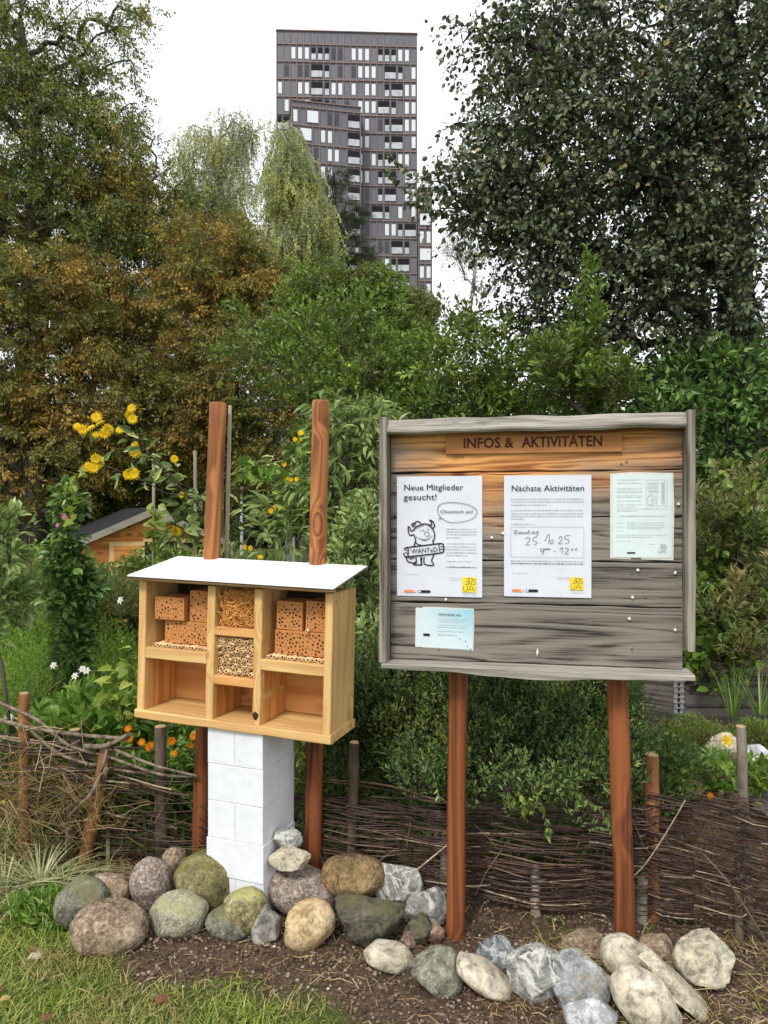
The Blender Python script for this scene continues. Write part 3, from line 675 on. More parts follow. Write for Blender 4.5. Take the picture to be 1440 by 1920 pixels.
# poster 2 : x=920+zx/4, y=880+zy/4
def z2(pts): return [(920+a/4,880+b/4) for a,b in pts]
p2=Paper('poster',945,890,1109,1118,pap,'white sheet headed Nächste Aktivitäten with a handwritten date in a box','poster')
p2.text('heading','Nächste Aktivitäten',958.5,919.5,11,137)
p2.lines('small_print',958,1094,[935,940,946],ink2,1.5,.5); p2.lines('small_print',958,1094,[956,962,967,972],ink2,1.5,.18); p2.lines('small_print',958,1003,[982],ink2,1.4,1)
g=Geo(); p2.stroke(g,[(958,986.5),(1026,986.3),(1095,986.5)],.7); p2.stroke(g,[(1095,986.5),(1095,1015),(1095,1043)],.7); p2.stroke(g,[(1095,1043),(1026,1043.4),(958,1043)],.7); p2.stroke(g,[(958,1043),(958,1015),(958,986.5)],.7); g.obj('date_box',ink2,p2.o)
g=Geo()
for st in ([(205,455),(180,455),(178,465),(198,468),(192,478),(172,478)],[(230,465),(212,470),(212,480),(228,474),(230,465),(236,480)],[(240,478),(244,468),(250,478),(256,468),(262,480)],[(278,462),(270,468),(280,474),(268,480)],[(292,448),(288,478),(298,480)],[(282,462),(300,460)],[(325,462),(312,466),(312,478),(326,472),(328,462),(334,480)],[(358,462),(344,464),(344,474),(358,472),(360,460),(354,490),(340,494)],
  ):
    p2.stroke(g,curve(z2(st),4),.9)
for st in ([(262,520),(280,505),(298,515),(290,535),(265,562),(300,560)],[(350,502),(325,506),(320,530),(345,535),(350,550),(325,560)],[(371,546),(374,548)],[(408,535),(430,490),(444,486),(440,553)],[(470,520),(452,530),(455,552),(470,545),(472,522)],[(488,540),(490,543)],[(512,515),(530,495),(540,510),(530,530),(512,552),(545,548)],[(598,488),(565,492),(560,515),(585,520),(588,540),(562,550)],
  [(400,590),(380,592),(380,610),(398,606),(402,590),(400,618),(384,632)],[(412,588),(408,596),(416,598),(418,588),(412,588)],[(430,586),(426,594),(434,596),(436,587),(430,586)],[(444,588),(440,594),(449,594),(450,587)],[(475,608),(492,606)],[(520,598),(535,582),(543,580),(540,625)],[(560,590),(575,582),(585,592),(578,608),(562,628),(590,628)],[(612,588),(608,595),(616,597),(618,588),(612,588)],[(642,586),(637,593),(645,596),(648,588),(642,586)]):
    p2.stroke(g,curve(z2(st),4),.95)
g.obj('handwritten_date',ink3,p2.o)
p2.lines('small_print',958,1097,[1051],ink2,1.4,1); p2.lines('contact_line',958,1094,[1056],ink3,1.5,1)
p2.lines('caption_print',960,992,[1074],ink2,.9,1); p2.lines('caption_print',1046,1068,[1081,1084],ink2,.8,1); p2.lines('caption_print',1070,1096,[1109],ink2,.9,1)
g=Geo(); p2.pill(g,960,982,1106.5,5); g.obj('badge',org,p2.o); g=Geo(); p2.pill(g,986,1010,1106.5,5); g.obj('badge',ink,p2.o)
g=Geo(); p2.pill(g,987,992,1106.5,4,0,.0003); p2.pill(g,977,981,1106.5,4,0,.0003); g.obj('badge_button',pap,p2.o)
logo(p2,1069,1080,1094,1104,inkg)
# notice 3 and card 4
p3=Paper('notice',1149,890,1260,1045,pap2,'small pale green notice in a clear sleeve, at the right end of the board','notice',sleeve=.008)
def z3(pts): return z2(pts)
p3.lines('small_print',1157,1204,[898.5,904.5,915,919,922,928,931,938,945,949],ink4,1.3,.8); p3.lines('small_print',1157,1252,[953,957],ink4,1.3,.4); p3.lines('bold_line',1162,1248,[967],ink2,1.5,1)
p3.lines('small_print',1176,1246,[979,983,987,990],ink4,1.2,.9); p3.lines('small_print',1157,1170,[979,987,994],ink4,1.1,1); p3.lines('small_print',1157,1251,[1002,1006],ink4,1.2,.7); p3.lines('small_print',1157,1182,[1014],ink4,1,1); p3.lines('caption_print',1218,1233,[1019],ink4,1,1)
p3.text('side_word','SAXONUMOO',1240.5,903,6.2,42,m=ink2,rotz=R(90))
g=Geo(); 
for a,b in (((1212,899),(1251,899)),((1251,899),(1251,948)),((1251,948),(1212,948)),((1212,948),(1212,899))): p3.stroke(g,[a,((a[0]+b[0])/2,(a[1]+b[1])/2),b],.6)
for k in range(3):
    for j in range(6): x=1215+j*3.4; y=904+k*7.2; p3.stroke(g,curve([(x,y+4),(x+.5,y),(x+2,y+.5),(x+2.2,y+4)] if (j+k)%2 else [(x+2,y),(x,y+1),(x+2,y+3),(x,y+4)],3),.6)
for st in ([(1216,945),(1215,934),(1219,927),(1224,930),(1223,945)],[(1218,938),(1226,936)],[(1227,945),(1229,928)],[(1231,945),(1233,926)],[(1216,945),(1226,945)]): p3.stroke(g,curve(st,4),.8)
g.obj('stamp_drawing',ink2,p3.o)
g=Geo(); p3.pill(g,1176,1192,1036,2.6); g.obj('badge',ink,p3.o); logo(p3,1233,1018,1251,1036,ink2,bg=False)
p4=Paper('small_card',778,1142,886,1213,pap3,'small light blue card headed Unterstütze uns, pinned low on the board','card',sleeve=.004,tilt=R(.8))
p4.text('heading','Unterstütze uns',821,1154,5,42,m=ink3); p4.lines('small_print',821,875,[1160,1164],ink4,1.2,.9); p4.lines('small_print',821,877,[1171,1175],ink4,1.2,.9); p4.lines('small_print',821,870,[1182],ink4,1.2,1); p4.lines('bold_line',821,857,[1189],ink2,1.3,1)
g=Geo(); p4.pill(g,793,806,1190,4.5); 
for (x,y) in ((862,1194.5),(872.5,1198.5),(882,1213-1),(876,1207)): p4.pill(g,x-1,x+1,y,2)
g.obj('badge',ink,p4.o)
# ------------------------------------------------------------------ ground
def gz(x,y):
    """height of the ground: a low soil bank under the stones, slight unevenness"""
    h=.012*mnoise.noise(Vector((x*1.3,y*1.3,0)))+.008*mnoise.noise(Vector((x*5,y*5,3)))
    return h*(1.0 if y<12 else .3)
def soilmask(x,y):
    """1 on bare soil, 0 on grass"""
    n=mnoise.noise(Vector((x*2.1,y*2.1,7)))*.16+mnoise.noise(Vector((x*7,y*7,2)))*.07
    if y>3.3: return 0.
    px=720+x/max(y,.5)*F
    front=float(np.interp(px,[-400,60,150,220,350,500,650,760,900],[3.4,3.3,2.9,2.42,2.31,2.22,2.13,2.0,1.5]))
    a=b=(y-front+n*1.3)/.16
    return max(0.,min(1.,a,b))
gm,nt,b,o=newmat('ground'); tc=N(nt,'ShaderNodeTexCoord'); at=N(nt,'ShaderNodeAttribute',attribute_name='r')
def nz_(sc,d=6.0,ro=.7):
    n=N(nt,'ShaderNodeTexNoise',Scale=sc,Detail=d,Roughness=ro); nt.links.new(tc.outputs['Object'],n.inputs['Vector']); return n.outputs[0]
fine=nz_(60.0); mid=nz_(9.0); huge=nz_(.6)
soil=ramp(nt,fine,[(.3,(.033,.022,.014)),(.5,(.105,.067,.044)),(.62,(.165,.11,.073)),(.72,(.30,.23,.16))])
soil=mixc(nt,.5,soil,ramp(nt,mid,[(.35,g3(.55)),(.65,g3(1.15))]),'MULTIPLY')
grs=ramp(nt,fine,[(.3,(.03,.05,.012)),(.55,(.09,.13,.03)),(.75,(.17,.19,.06))]); grs=mixc(nt,.5,grs,ramp(nt,huge,[(.4,g3(.6)),(.6,g3(1.1))]),'MULTIPLY')
nt.links.new(mixc(nt,at.outputs['Fac'],grs,soil),b.inputs['Base Color']); b.inputs['Roughness'].default_value=.95; b.inputs['Specular IOR Level'].default_value=.1
bp=N(nt,'ShaderNodeBump',Strength=1.0,Distance=.012); nt.links.new(math_(nt,'ADD',fine,mid),bp.inputs['Height']); nt.links.new(bp.outputs[0],b.inputs['Normal'])
def axis_(lo,hi,c0,c1,step):
    a=list(np.arange(c0,c1+1e-6,step)); s=step; x=c0
    while x>lo: s*=1.25; x-=s; a.insert(0,max(x,lo))
    s=step; x=c1
    while x<hi: s*=1.25; x+=s; a.append(min(x,hi))
    return np.unique(np.array(a))
xs=axis_(-400,400,-1.8,1.8,.02); yy=axis_(-20,900,1.9,3.3,.02)
V=[];rv=[]
for y in yy:
    for x in xs:
        m_=soilmask(x,y); z=gz(x,y)
        if m_>0 and y<3.4: z+=m_*(.010*mnoise.noise(Vector((x*16,y*16,1)))+.006*mnoise.noise(Vector((x*40,y*40,4))))
        V.append((x,y,z)); rv.append(m_)
nx=len(xs); i=np.arange(len(yy)-1)[:,None]*nx+np.arange(nx-1)[None]; Q=np.stack([i,i+1,i+nx+1,i+nx],-1).reshape(-1,4)
g=Geo(); g.add(np.array(V),Q,0,np.array(rv)); tag(g.obj('ground',gm,smooth=True),kind='structure')
# soil crumbs, gravel and bits of straw
def lump(r,seed,sub=1,flatz=.7):
    import bmesh
    bm=bmesh.new(); bmesh.ops.create_icosphere(bm,subdivisions=sub,radius=1)
    V=np.array([v.co[:] for v in bm.verts]); Fc=np.array([[v.index for v in f.verts] for f in bm.faces]); bm.free()
    k=np.array([1+.35*mnoise.noise(Vector(v)*1.5+Vector((seed,0,0))) for v in V]); V=V*k[:,None]*r; V[:,2]*=flatz; return V,Fc
LUMPS=[lump(1,i*3.7) for i in range(6)]
def scatter(n,xr,yr,fn,rlo,rhi,name,mat,label,cat,only_soil=True,pw=2.5):
    g=Geo(); k=0; c=0
    while c<n and k<n*6:
        k+=1; x=random.uniform(*xr); y=random.uniform(*yr); m_=soilmask(x,y)
        if fn(x,y,m_)<random.random(): continue
        r=rlo+(rhi-rlo)*random.random()**pw; Vv,Fc=LUMPS[random.randrange(6)]
        a=random.random()*6.3; ca,sa=math.cos(a),math.sin(a); M=np.array([[ca,-sa,0],[sa,ca,0],[0,0,1]])
        g.add(Vv@M.T*r+np.array([x,y,gz(x,y)+r*.25]),Fc,0,random.random()); c+=1
    o=g.obj(name,mat,smooth=True); tag(o,label,cat,kind='stuff'); return o
sm,nt,b,o=newmat('crumbs'); at=N(nt,'ShaderNodeAttribute',attribute_name='r')
nt.links.new(ramp(nt,at.outputs['Fac'],[(0,(.04,.027,.018)),(.6,(.125,.083,.055)),(.85,(.20,.14,.095)),(.95,(.30,.23,.17))]),b.inputs['Base Color']); b.inputs['Roughness'].default_value=.95
pm,nt,b,o=newmat('gravel'); at=N(nt,'ShaderNodeAttribute',attribute_name='r')
nt.links.new(ramp(nt,at.outputs['Fac'],[(0,(.22,.18,.14)),(.5,(.45,.40,.33)),(.8,(.62,.58,.50)),(.97,(.25,.27,.3))]),b.inputs['Base Color']); b.inputs['Roughness'].default_value=.8
scatter(22000,(-1.35,1.6),(2.05,3.0),lambda x,y,m:m,.0012,.008,'soil_crumbs',sm,'brown soil crumbs covering the bare bed before the stones','soil')
scatter(420,(-1.35,1.6),(2.05,2.9),lambda x,y,m:m*.9+.04,.002,.009,'gravel',pm,'small pale pebbles strewn over the brown soil','gravel')
def straws(n,xr,yr,name,mat,label,cat,Lr=(.02,.09),rr_=(.0006,.0014),fn=lambda x,y:1,up=.15):
    g=Geo()
    for i in range(n):
        x=random.uniform(*xr); y=random.uniform(*yr)
        if fn(x,y)<random.random(): continue
        L=random.uniform(*Lr); a=random.random()*6.3; d=np.array([math.cos(a),math.sin(a),random.uniform(-.05,up)])
        p0=np.array([x,y,gz(x,y)+.008]); c=RNG.normal(size=3)*.15*L; c[2]=abs(c[2])
        tube(g,[p0,p0+d*L*.5+c,p0+d*L],random.uniform(*rr_),3,cap=False,r=random.random())
    o=g.obj(name,mat); tag(o,label,cat,kind='stuff'); return o
drym=leafmat('dry_grass',[(0,(.20,.12,.05)),(.5,(.42,.30,.14)),(1,(.58,.46,.24))],rough=.7,spec=.2,trans=.1)
straws(520,(-1.3,1.6),(2.05,2.75),'straw_bits',drym,'dry straw and rootlets lying on the soil','straw',fn=lambda x,y:soilmask(x,y)*.8+.2)

# grass blades
def blades(n,xr,yr,name,mat,label,cat,fn,h=(.02,.06),w=(.0012,.003),lean=.8,kind='stuff'):
    g=Geo(); X=RNG.uniform(*xr,n); Y=RNG.uniform(*yr,n)
    keep=np.array([fn(x,y)>random.random() for x,y in zip(X,Y)]); X,Y=X[keep],Y[keep]; m=len(X)
    Z=np.array([gz(x,y) for x,y in zip(X,Y)]); H_=RNG.uniform(*h,m); Wd=RNG.uniform(*w,m); a=RNG.uniform(0,6.28,m); l=RNG.uniform(.1,lean,m)
    D=np.stack([np.cos(a)*l,np.sin(a)*l,np.ones(m)],1); Sd=np.stack([-np.sin(a),np.cos(a),np.zeros(m)],1)
    p0=np.stack([X,Y,Z-.003],1); p1=p0+D*(H_*.55)[:,None]; p2=p0+(D*[1.9,1.9,.95])*H_[:,None]
    V=np.stack([p0-Sd*Wd[:,None],p0+Sd*Wd[:,None],p1+Sd*Wd[:,None]*.8,p1-Sd*Wd[:,None]*.8,p2],1)
    b_=np.arange(m)[:,None]*5; r=np.repeat(RNG.random(m),5)
    q=np.concatenate([b_+[[0,1,2,3]]]); t=b_+[[3,2,4]]
    g.add(V,q,0,r); g.l.append(t.ravel()); g.t.append(np.full(m,3)); g.m.append(np.zeros(m,int))
    o=g.obj(name,mat); tag(o,label,cat,kind=kind); return o
grassm=leafmat('grass_blades',[(0,(.12,.19,.02)),(.5,(.27,.36,.045)),(.8,(.42,.44,.10)),(1,(.58,.50,.20))],[(0,(.18,.19,.05)),(.5,(.36,.32,.10)),(1,(.55,.43,.20))],nscale=3,lo=.48,hi=.62,trans=.35)
blades(50000,(-1.75,.9),(1.95,3.2),'lawn_grass',grassm,'short yellowish green grass around the bare soil bed','grass',lambda x,y:max(0,1-soilmask(x,y)*1.3)*(1 if x<.1 or y<2.4 else .15)*(.25+1.1*mnoise.noise(Vector((x*5,y*5,9))) if x>-.30 else .85),h=(.010,.034),w=(.0011,.0024),lean=1.6)
blades(5000,(.5,1.8),(2.0,2.7),'sparse_grass',grassm,'thin tufts of grass among the pale stones at right','grass',lambda x,y:(.2 if mnoise.noise(Vector((x*6,y*6,1)))>-.05 else 0),h=(.015,.05),lean=1.6)
straws(900,(.3,1.7),(2.02,2.6),'dry_thatch',drym,'dry thatch lying between the pale stones at right','dry grass',fn=lambda x,y:.9 if mnoise.noise(Vector((x*4,y*4,5)))>-.1 else .2,Lr=(.02,.08))
blades(60000,(-16,16),(6.5,32),'far_lawn',grassm,'green lawn behind the garden','grass',lambda x,y:min(1,8/y),h=(.04,.11),w=(.006,.015),lean=1.0)

# ------------------------------------------------------------------ stones
import bmesh
def stone(cx,cy,w,h,mat,label,ang=False,rot=0,Y=None,dep=.8,seed=None,lift=0,grp=None,name='stone',sub=4,cat='stone',planes=None,z0=None):
    """stone seen with centre (cx,cy) and size w x h pixels in the photo; rests on the ground unless z0 given"""
    base=cy+h/2; seed=seed or (cx*.37+cy*.11)
    if Y is None: Y=CAMH*F/(base-960)*1.0+.02
    W_=w/F*Y; Hh=h/F*Y; Dp=min(W_,Hh*1.5)*dep+.02
    bm=bmesh.new(); bmesh.ops.create_icosphere(bm,subdivisions=5 if ang else sub,radius=1)
    V=np.array([v.co[:] for v in bm.verts]); Fc=np.array([[v.index for v in f.verts] for f in bm.faces]); bm.free()
    rg=np.random.default_rng(int(seed*10))
    V0=V.copy()
    npl=planes or (15 if ang else 8); lo,hi=(.56,.86) if ang else (.80,.98)
    for k in range(npl):
        nn=nrm(rg.normal(size=3)); dd=rg.uniform(lo,hi); t=V@nn; ov=np.maximum(0,t-dd); V=V-nn[None]*(ov*(.94 if ang else .8))[:,None]
    off=Vector((seed,seed*.3,0)); am=.13 if ang else .09
    k=np.array([1+am*mnoise.noise(Vector(v)*1.1+off)+am*.35*mnoise.noise(Vector(v)*3.2+off)+am*.28*mnoise.noise(Vector(v)*8+off)+am*.12*mnoise.noise(Vector(v)*19+off) for v in V0]); V=V*k[:,None]
    c,s_=math.cos(rot),math.sin(rot)
    # size before rotation so that the rotated outline has the measured size
    e=np.array([1,1,1.]); 
    Rm=np.array([[c,0,s_],[0,1,0],[-s_,0,c]])
    if rot:
        # ellipse half axes a,b at angle rot with bounding box W,H
        c2,s2=c*c,s_*s_; A=np.array([[c2,s2],[s2,c2]]); sol=np.linalg.solve(A,np.array([(W_/2)**2,(Hh/2)**2])); a_,b_=np.sqrt(np.maximum(sol,(.42*max(W_,Hh)/2)**2)); e=np.array([a_,Dp/2,b_])
        V=(V*e)@Rm.T
    else: V=V*np.array([W_/2,Dp/2,Hh/2])
    # fit outline
    for ax,sz in ((0,W_),(2,Hh)):
        mn,mx=V[:,ax].min(),V[:,ax].max(); V[:,ax]=(V[:,ax]-(mn+mx)/2)*(sz/(mx-mn))
    p=P(cx,cy,Y); zc=p[2] if z0 is None else z0+Hh/2
    if lift==0 and z0 is None: zc=min(p[2],Hh/2+gz(p[0],Y))
    g=Geo(); g.add(V+np.array([0,0,Hh/2]),Fc); o=g.obj(name,mat,smooth=True,loc=(p[0],Y,zc-Hh/2-.010)); tag(o,label,cat,grp); return o
m_brown=stonemat('stone_brown',(.16,.105,.065),(.32,.235,.155),(.52,.42,.31),speck=.45)
m_pink=stonemat('stone_pinkgrey',(.17,.125,.10),(.33,.26,.215),(.50,.42,.36),speck=.6,scale=18)
m_moss=stonemat('stone_mossy',(.10,.085,.035),(.20,.17,.075),(.32,.28,.15),speck=.45,moss=(.17,.16,.04))
m_spk=stonemat('stone_speckled',(.22,.20,.14),(.40,.37,.27),(.50,.47,.36),speck=.6,scale=20,moss=(.34,.32,.17))
m_gg=stonemat('stone_greygreen',(.08,.085,.065),(.19,.19,.145),(.34,.33,.25),speck=.4,moss=(.17,.165,.075))
m_dark=stonemat('stone_dark',(.05,.045,.034),(.10,.09,.065),(.17,.155,.11),speck=.3,moss=(.11,.105,.05),rough=.5)
m_yel=stonemat('stone_yellowmoss',(.13,.10,.05),(.30,.26,.13),(.45,.42,.22),speck=.5,moss=(.38,.37,.11))
m_tan=stonemat('stone_tan',(.36,.17,.07),(.60,.42,.22),(.75,.60,.38),speck=.25,patch=2.5)
m_rust=stonemat('stone_rusty',(.13,.08,.04),(.30,.19,.09),(.46,.33,.18),speck=.5,scale=12,moss=(.13,.10,.04))
m_patch=stonemat('stone_patchy',(.08,.06,.05),(.26,.24,.21),(.44,.42,.37),speck=.25,patch=7)
m_grey=stonemat('stone_grey',(.18,.175,.155),(.33,.33,.30),(.52,.51,.47),speck=.3,vein=(.58,.57,.53))
m_greyb=stonemat('stone_bluegrey',(.17,.175,.18),(.31,.32,.325),(.52,.52,.49),speck=.25,patch=3,moss=(.20,.16,.09))
m_white=stonemat('stone_marble',(.42,.42,.43),(.62,.62,.62),(.74,.74,.73),speck=.2,vein=(.30,.31,.33),rough=.6)
m_cream=stonemat('stone_cream',(.40,.34,.24),(.60,.53,.40),(.70,.64,.51),speck=.15,bump=.5,patch=2.5)
m_pale=stonemat('stone_pale',(.36,.31,.22),(.54,.48,.36),(.62,.57,.44),speck=.3)
m_veind=stonemat('stone_darkvein',(.07,.08,.085),(.15,.16,.17),(.30,.31,.31),speck=.4,vein=(.42,.43,.42))
m_green=stonemat('stone_greenish',(.13,.125,.09),(.28,.275,.20),(.46,.45,.35),speck=.3)
m_red=stonemat('stone_reddish',(.16,.09,.06),(.28,.18,.13),(.42,.31,.24),speck=.4)
GL='boulders heaped at the foot of the insect hotel'; GR='rocks laid along the fence under the board'
ST=[
(152,1688,96,92,m_gg,'dark grey-green boulder at the far left end of the heap',0,0,GL,{}),
(203,1665,86,64,m_brown,'brown boulder behind the big front-left boulder, partly hidden',0,0,GL,{'Y':2.80,'lift':1}),
(205,1733,142,92,m_brown,'largest brown oval boulder at the front left corner of the heap',0,.08,GL,{}),
(284,1643,80,101,m_pink,'pinkish grey boulder standing upright left of the mossy one',0,-.15,GL,{'Y':2.80}),
(328,1608,50,46,m_brown,'small brown stone wedged behind the upright and mossy boulders',0,0,GL,{'Y':2.98,'lift':1}),
(384,1643,122,110,m_moss,'big olive mossy boulder left of the white blocks',0,.35,GL,{'Y':2.79}),
(334,1709,110,84,m_spk,'pale speckled round boulder below the mossy one',0,-.1,GL,{}),
(432,1725,92,56,m_gg,'low flat mossy stone in front of the white blocks',0,.1,GL,{}),
(462,1670,92,80,m_yel,'small yellow-green mossy stone touching the white blocks',0,.1,GL,{'Y':2.66}),
(499,1728,60,77,m_patch,'upright grey stone with dark patches, between flat mossy and tan stones',1,0,GL,{}),
(568,1666,142,92,m_pink,'wide brown-grey boulder under the two stacked pale stones',0,.3,GL,{'Y':2.80}),
(581,1728,99,88,m_tan,'orange tan boulder at the front of the heap',0,-.5,GL,{}),
(661,1638,122,80,m_rust,'rusty brown egg-shaped boulder on top of the dark one',0,.05,GL,{'Y':2.80,'lift':1}),
(693,1724,135,92,m_dark,'large dark damp boulder beneath the rusty one',1,.1,GL,{}),
(543,1603,82,40,m_pale,'pale flat stone balanced on the wide boulder beside the white blocks',1,-.15,None,{'Y':2.74,'lift':1}),
(541,1568,53,44,m_grey,'greenish grey pointed stone topping the pale flat one',1,.3,None,{'Y':2.78,'lift':1}),
(748,1664,92,104,m_grey,'grey angular rock leaning against the rusty boulder',1,.2,GL,{'Y':2.82,'lift':1}),
(798,1700,86,84,m_grey,'long grey slab sloping down to the left board post',1,.35,GL,{'Y':2.72,'lift':1}),
(783,1738,62,60,m_dark,'dark rock in the shade below the grey slab',1,0,GR,{}),
(762,1762,38,40,m_red,'small reddish stone at the right foot of the dark boulder',1,0,GR,{}),
(817,1748,34,44,m_red,'little red-brown stone squeezed against the left board post',1,0,GR,{}),
(730,1788,98,54,m_pale,'pale flat oval stone in front of the dark boulder',0,.25,GR,{}),
(819,1813,99,85,m_green,'greenish faceted rock in front of the left board post',1,.2,GR,{}),
(909,1823,108,76,m_cream,'long cream stone tilted down to the right',0,.6,GR,{}),
(932,1784,86,56,m_veind,'dark rock with white veins right of the left board post',1,.1,GR,{}),
(1003,1822,112,106,m_grey,'grey and white rock left of the big blue-grey one',1,-.3,GR,{}),
(1092,1762,84,52,m_brown,'brownish rock behind the blue-grey one',1,-.2,GR,{'Y':2.56,'lift':1}),
(1084,1832,124,108,m_greyb,'big blue-grey rock with white runs in the middle of the row',1,0,GR,{}),
(1170,1785,90,72,m_cream,'pale rounded stone at the foot of the right board post',0,0,GR,{'Y':2.40,'lift':1}),
(1228,1772,72,54,m_brown,'brown rock just right of the right board post',1,.2,GR,{}),
(1261,1838,122,104,m_pale,'long rough stone slanting down to the right',1,.75,GR,{}),
(1257,1810,66,42,m_greyb,'small blue-grey stone behind the slanting one',0,.1,GR,{'Y':2.46}),
(1319,1795,114,90,m_pale,'pale square-cornered rock at the right end of the row',1,.15,GR,{}),
(1210,1868,126,114,m_cream,'largest cream rock at the bottom right, smooth faced',0,.6,GR,{'dep':.9}),
(1108,1896,102,60,m_white,'white marbled stone at the very front',0,-.08,GR,{}),
(72,1788,40,28,m_pale,'lone pale stone in the grass at lower left',1,0,None,{}),
]
for cx,cy,w_,h_,m_,lab,ang,rot,grp,kw in ST: stone(cx,cy,w_,h_,m_,lab,ang=bool(ang),rot=rot,grp=grp,**kw)
for cx,cy,w_,h_,m_,lab,Y in ((1352,1402,62,64,m_cream,'pale pointed rockery stone behind the yellow flower',3.4),(1425,1418,62,56,m_white,'white marbled rockery stone at the right edge',3.3),(1372,1478,84,44,m_brown,'flat brown rockery stone under the creeping leaves',3.1),(1300,1470,60,36,m_brown,'brown rockery stone beside the cut stake',3.1),(1432,1500,60,60,m_patch,'dark rockery stone at the right edge above the fence',3.0)):
    p=P(cx,cy+h_/2,Y); stone(cx,cy,w_,h_,m_,lab,ang=True,Y=Y,grp='stones of the rockery',lift=1,dep=1.2)
# ground of the raised rockery bed behind the right half of the fence
g=Geo(); V=[]; nx_=40; ny_=24
for j in range(ny_+1):
    for i in range(nx_+1):
        x=.9+2.6*i/nx_; y=2.86+1.5*j/ny_; e=min(1,i/6,j/3,(nx_-i)/6+.3,(ny_-j)/4)
        V.append((x,y,-.05+e*(.38+.05*mnoise.noise(Vector((x*3,y*3,1))))))
i=np.arange(ny_)[:,None]*(nx_+1)+np.arange(nx_)[None]; g.add(np.array(V),np.stack([i,i+1,i+nx_+2,i+nx_+1],-1).reshape(-1,4),0,1.0)
tag(g.obj('soil_mound',gm,smooth=True),kind='structure')

# fallen leaves
flm=leafmat('fallen_leaf',[(0,(.13,.055,.025)),(.5,(.20,.09,.04)),(1,(.36,.26,.08))],rough=.6,trans=.1)
for k,(px,py,sz,lab) in enumerate(((290,1893,.05,'brown curled leaf in the grass near the bottom edge'),(55,1793,.045,'rust-brown leaf beside the lone pale stone'),(8,1865,.05,'dark red leaf at the left edge of the grass'),(20,1885,.035,'yellow curled leaf low in the grass at left'),(100,1915,.045,'brown leaf at the bottom left edge'),(905,1858,.04,'reddish leaf on the soil before the cream stones'))):
    Y=CAMH*F/(py-960); g=Geo(); a=random.random()*6
    leaves(g,np.array([[0,0,.006]]),np.array([[math.cos(a),math.sin(a),.15]]),sz,sz*.6,'oval',N=np.array([[.1,-.3,1.]]),r=.2 if k!=3 else 1)
    p=P(px,py,Y); o=g.obj('fallen_leaf',flm,loc=(p[0],Y,gz(p[0],Y)+.012)); tag(o,lab,'leaf','fallen leaves on the grass and soil')

# ------------------------------------------------------------------ wattle fence
FP=[(-300,3.55),(-60,3.38),(150,3.22),(300,3.12),(600,2.96),(850,2.82),(1000,2.76),(1220,2.70),(1440,2.58),(1640,2.5)]
def fpt(px):
    for (a,ya),(b_,yb) in zip(FP,FP[1:]):
        if a<=px<=b_: Y=ya+(yb-ya)*(px-a)/(b_-a); return np.array([(px-720)/F*Y,Y])
    return None
rodm,nt,b,o=newmat('willow_rod'); at=N(nt,'ShaderNodeAttribute',attribute_name='r'); tc=N(nt,'ShaderNodeTexCoord'); nz=N(nt,'ShaderNodeTexNoise',Scale=45.0,Detail=4.0); nt.links.new(tc.outputs['Object'],nz.inputs['Vector'])
rc=ramp(nt,at.outputs['Fac'],[(0,(.022,.012,.009)),(.5,(.055,.026,.017)),(.8,(.10,.052,.033)),(.95,(.17,.11,.075)),(1,(.36,.29,.20))])
nt.links.new(mixc(nt,.8,rc,ramp(nt,nz.outputs[0],[(.35,g3(.45)),(.6,g3(1.1)),(.72,g3(1.6))]),'MULTIPLY'),b.inputs['Base Color']); b.inputs['Roughness'].default_value=.45; b.inputs['Specular IOR Level'].default_value=.4
bark_dk=barkmat('stake_bark',(.05,.035,.025),(.16,.12,.09),scale=14); bark_or=barkmat('stake_peeled',(.16,.06,.025),(.42,.19,.08),scale=12); bark_gr=barkmat('stake_greybark',(.10,.08,.06),(.34,.29,.24),scale=14)
cutm=flat('cut_wood',(.40,.27,.14),rough=.8,var=.3,scale=40)
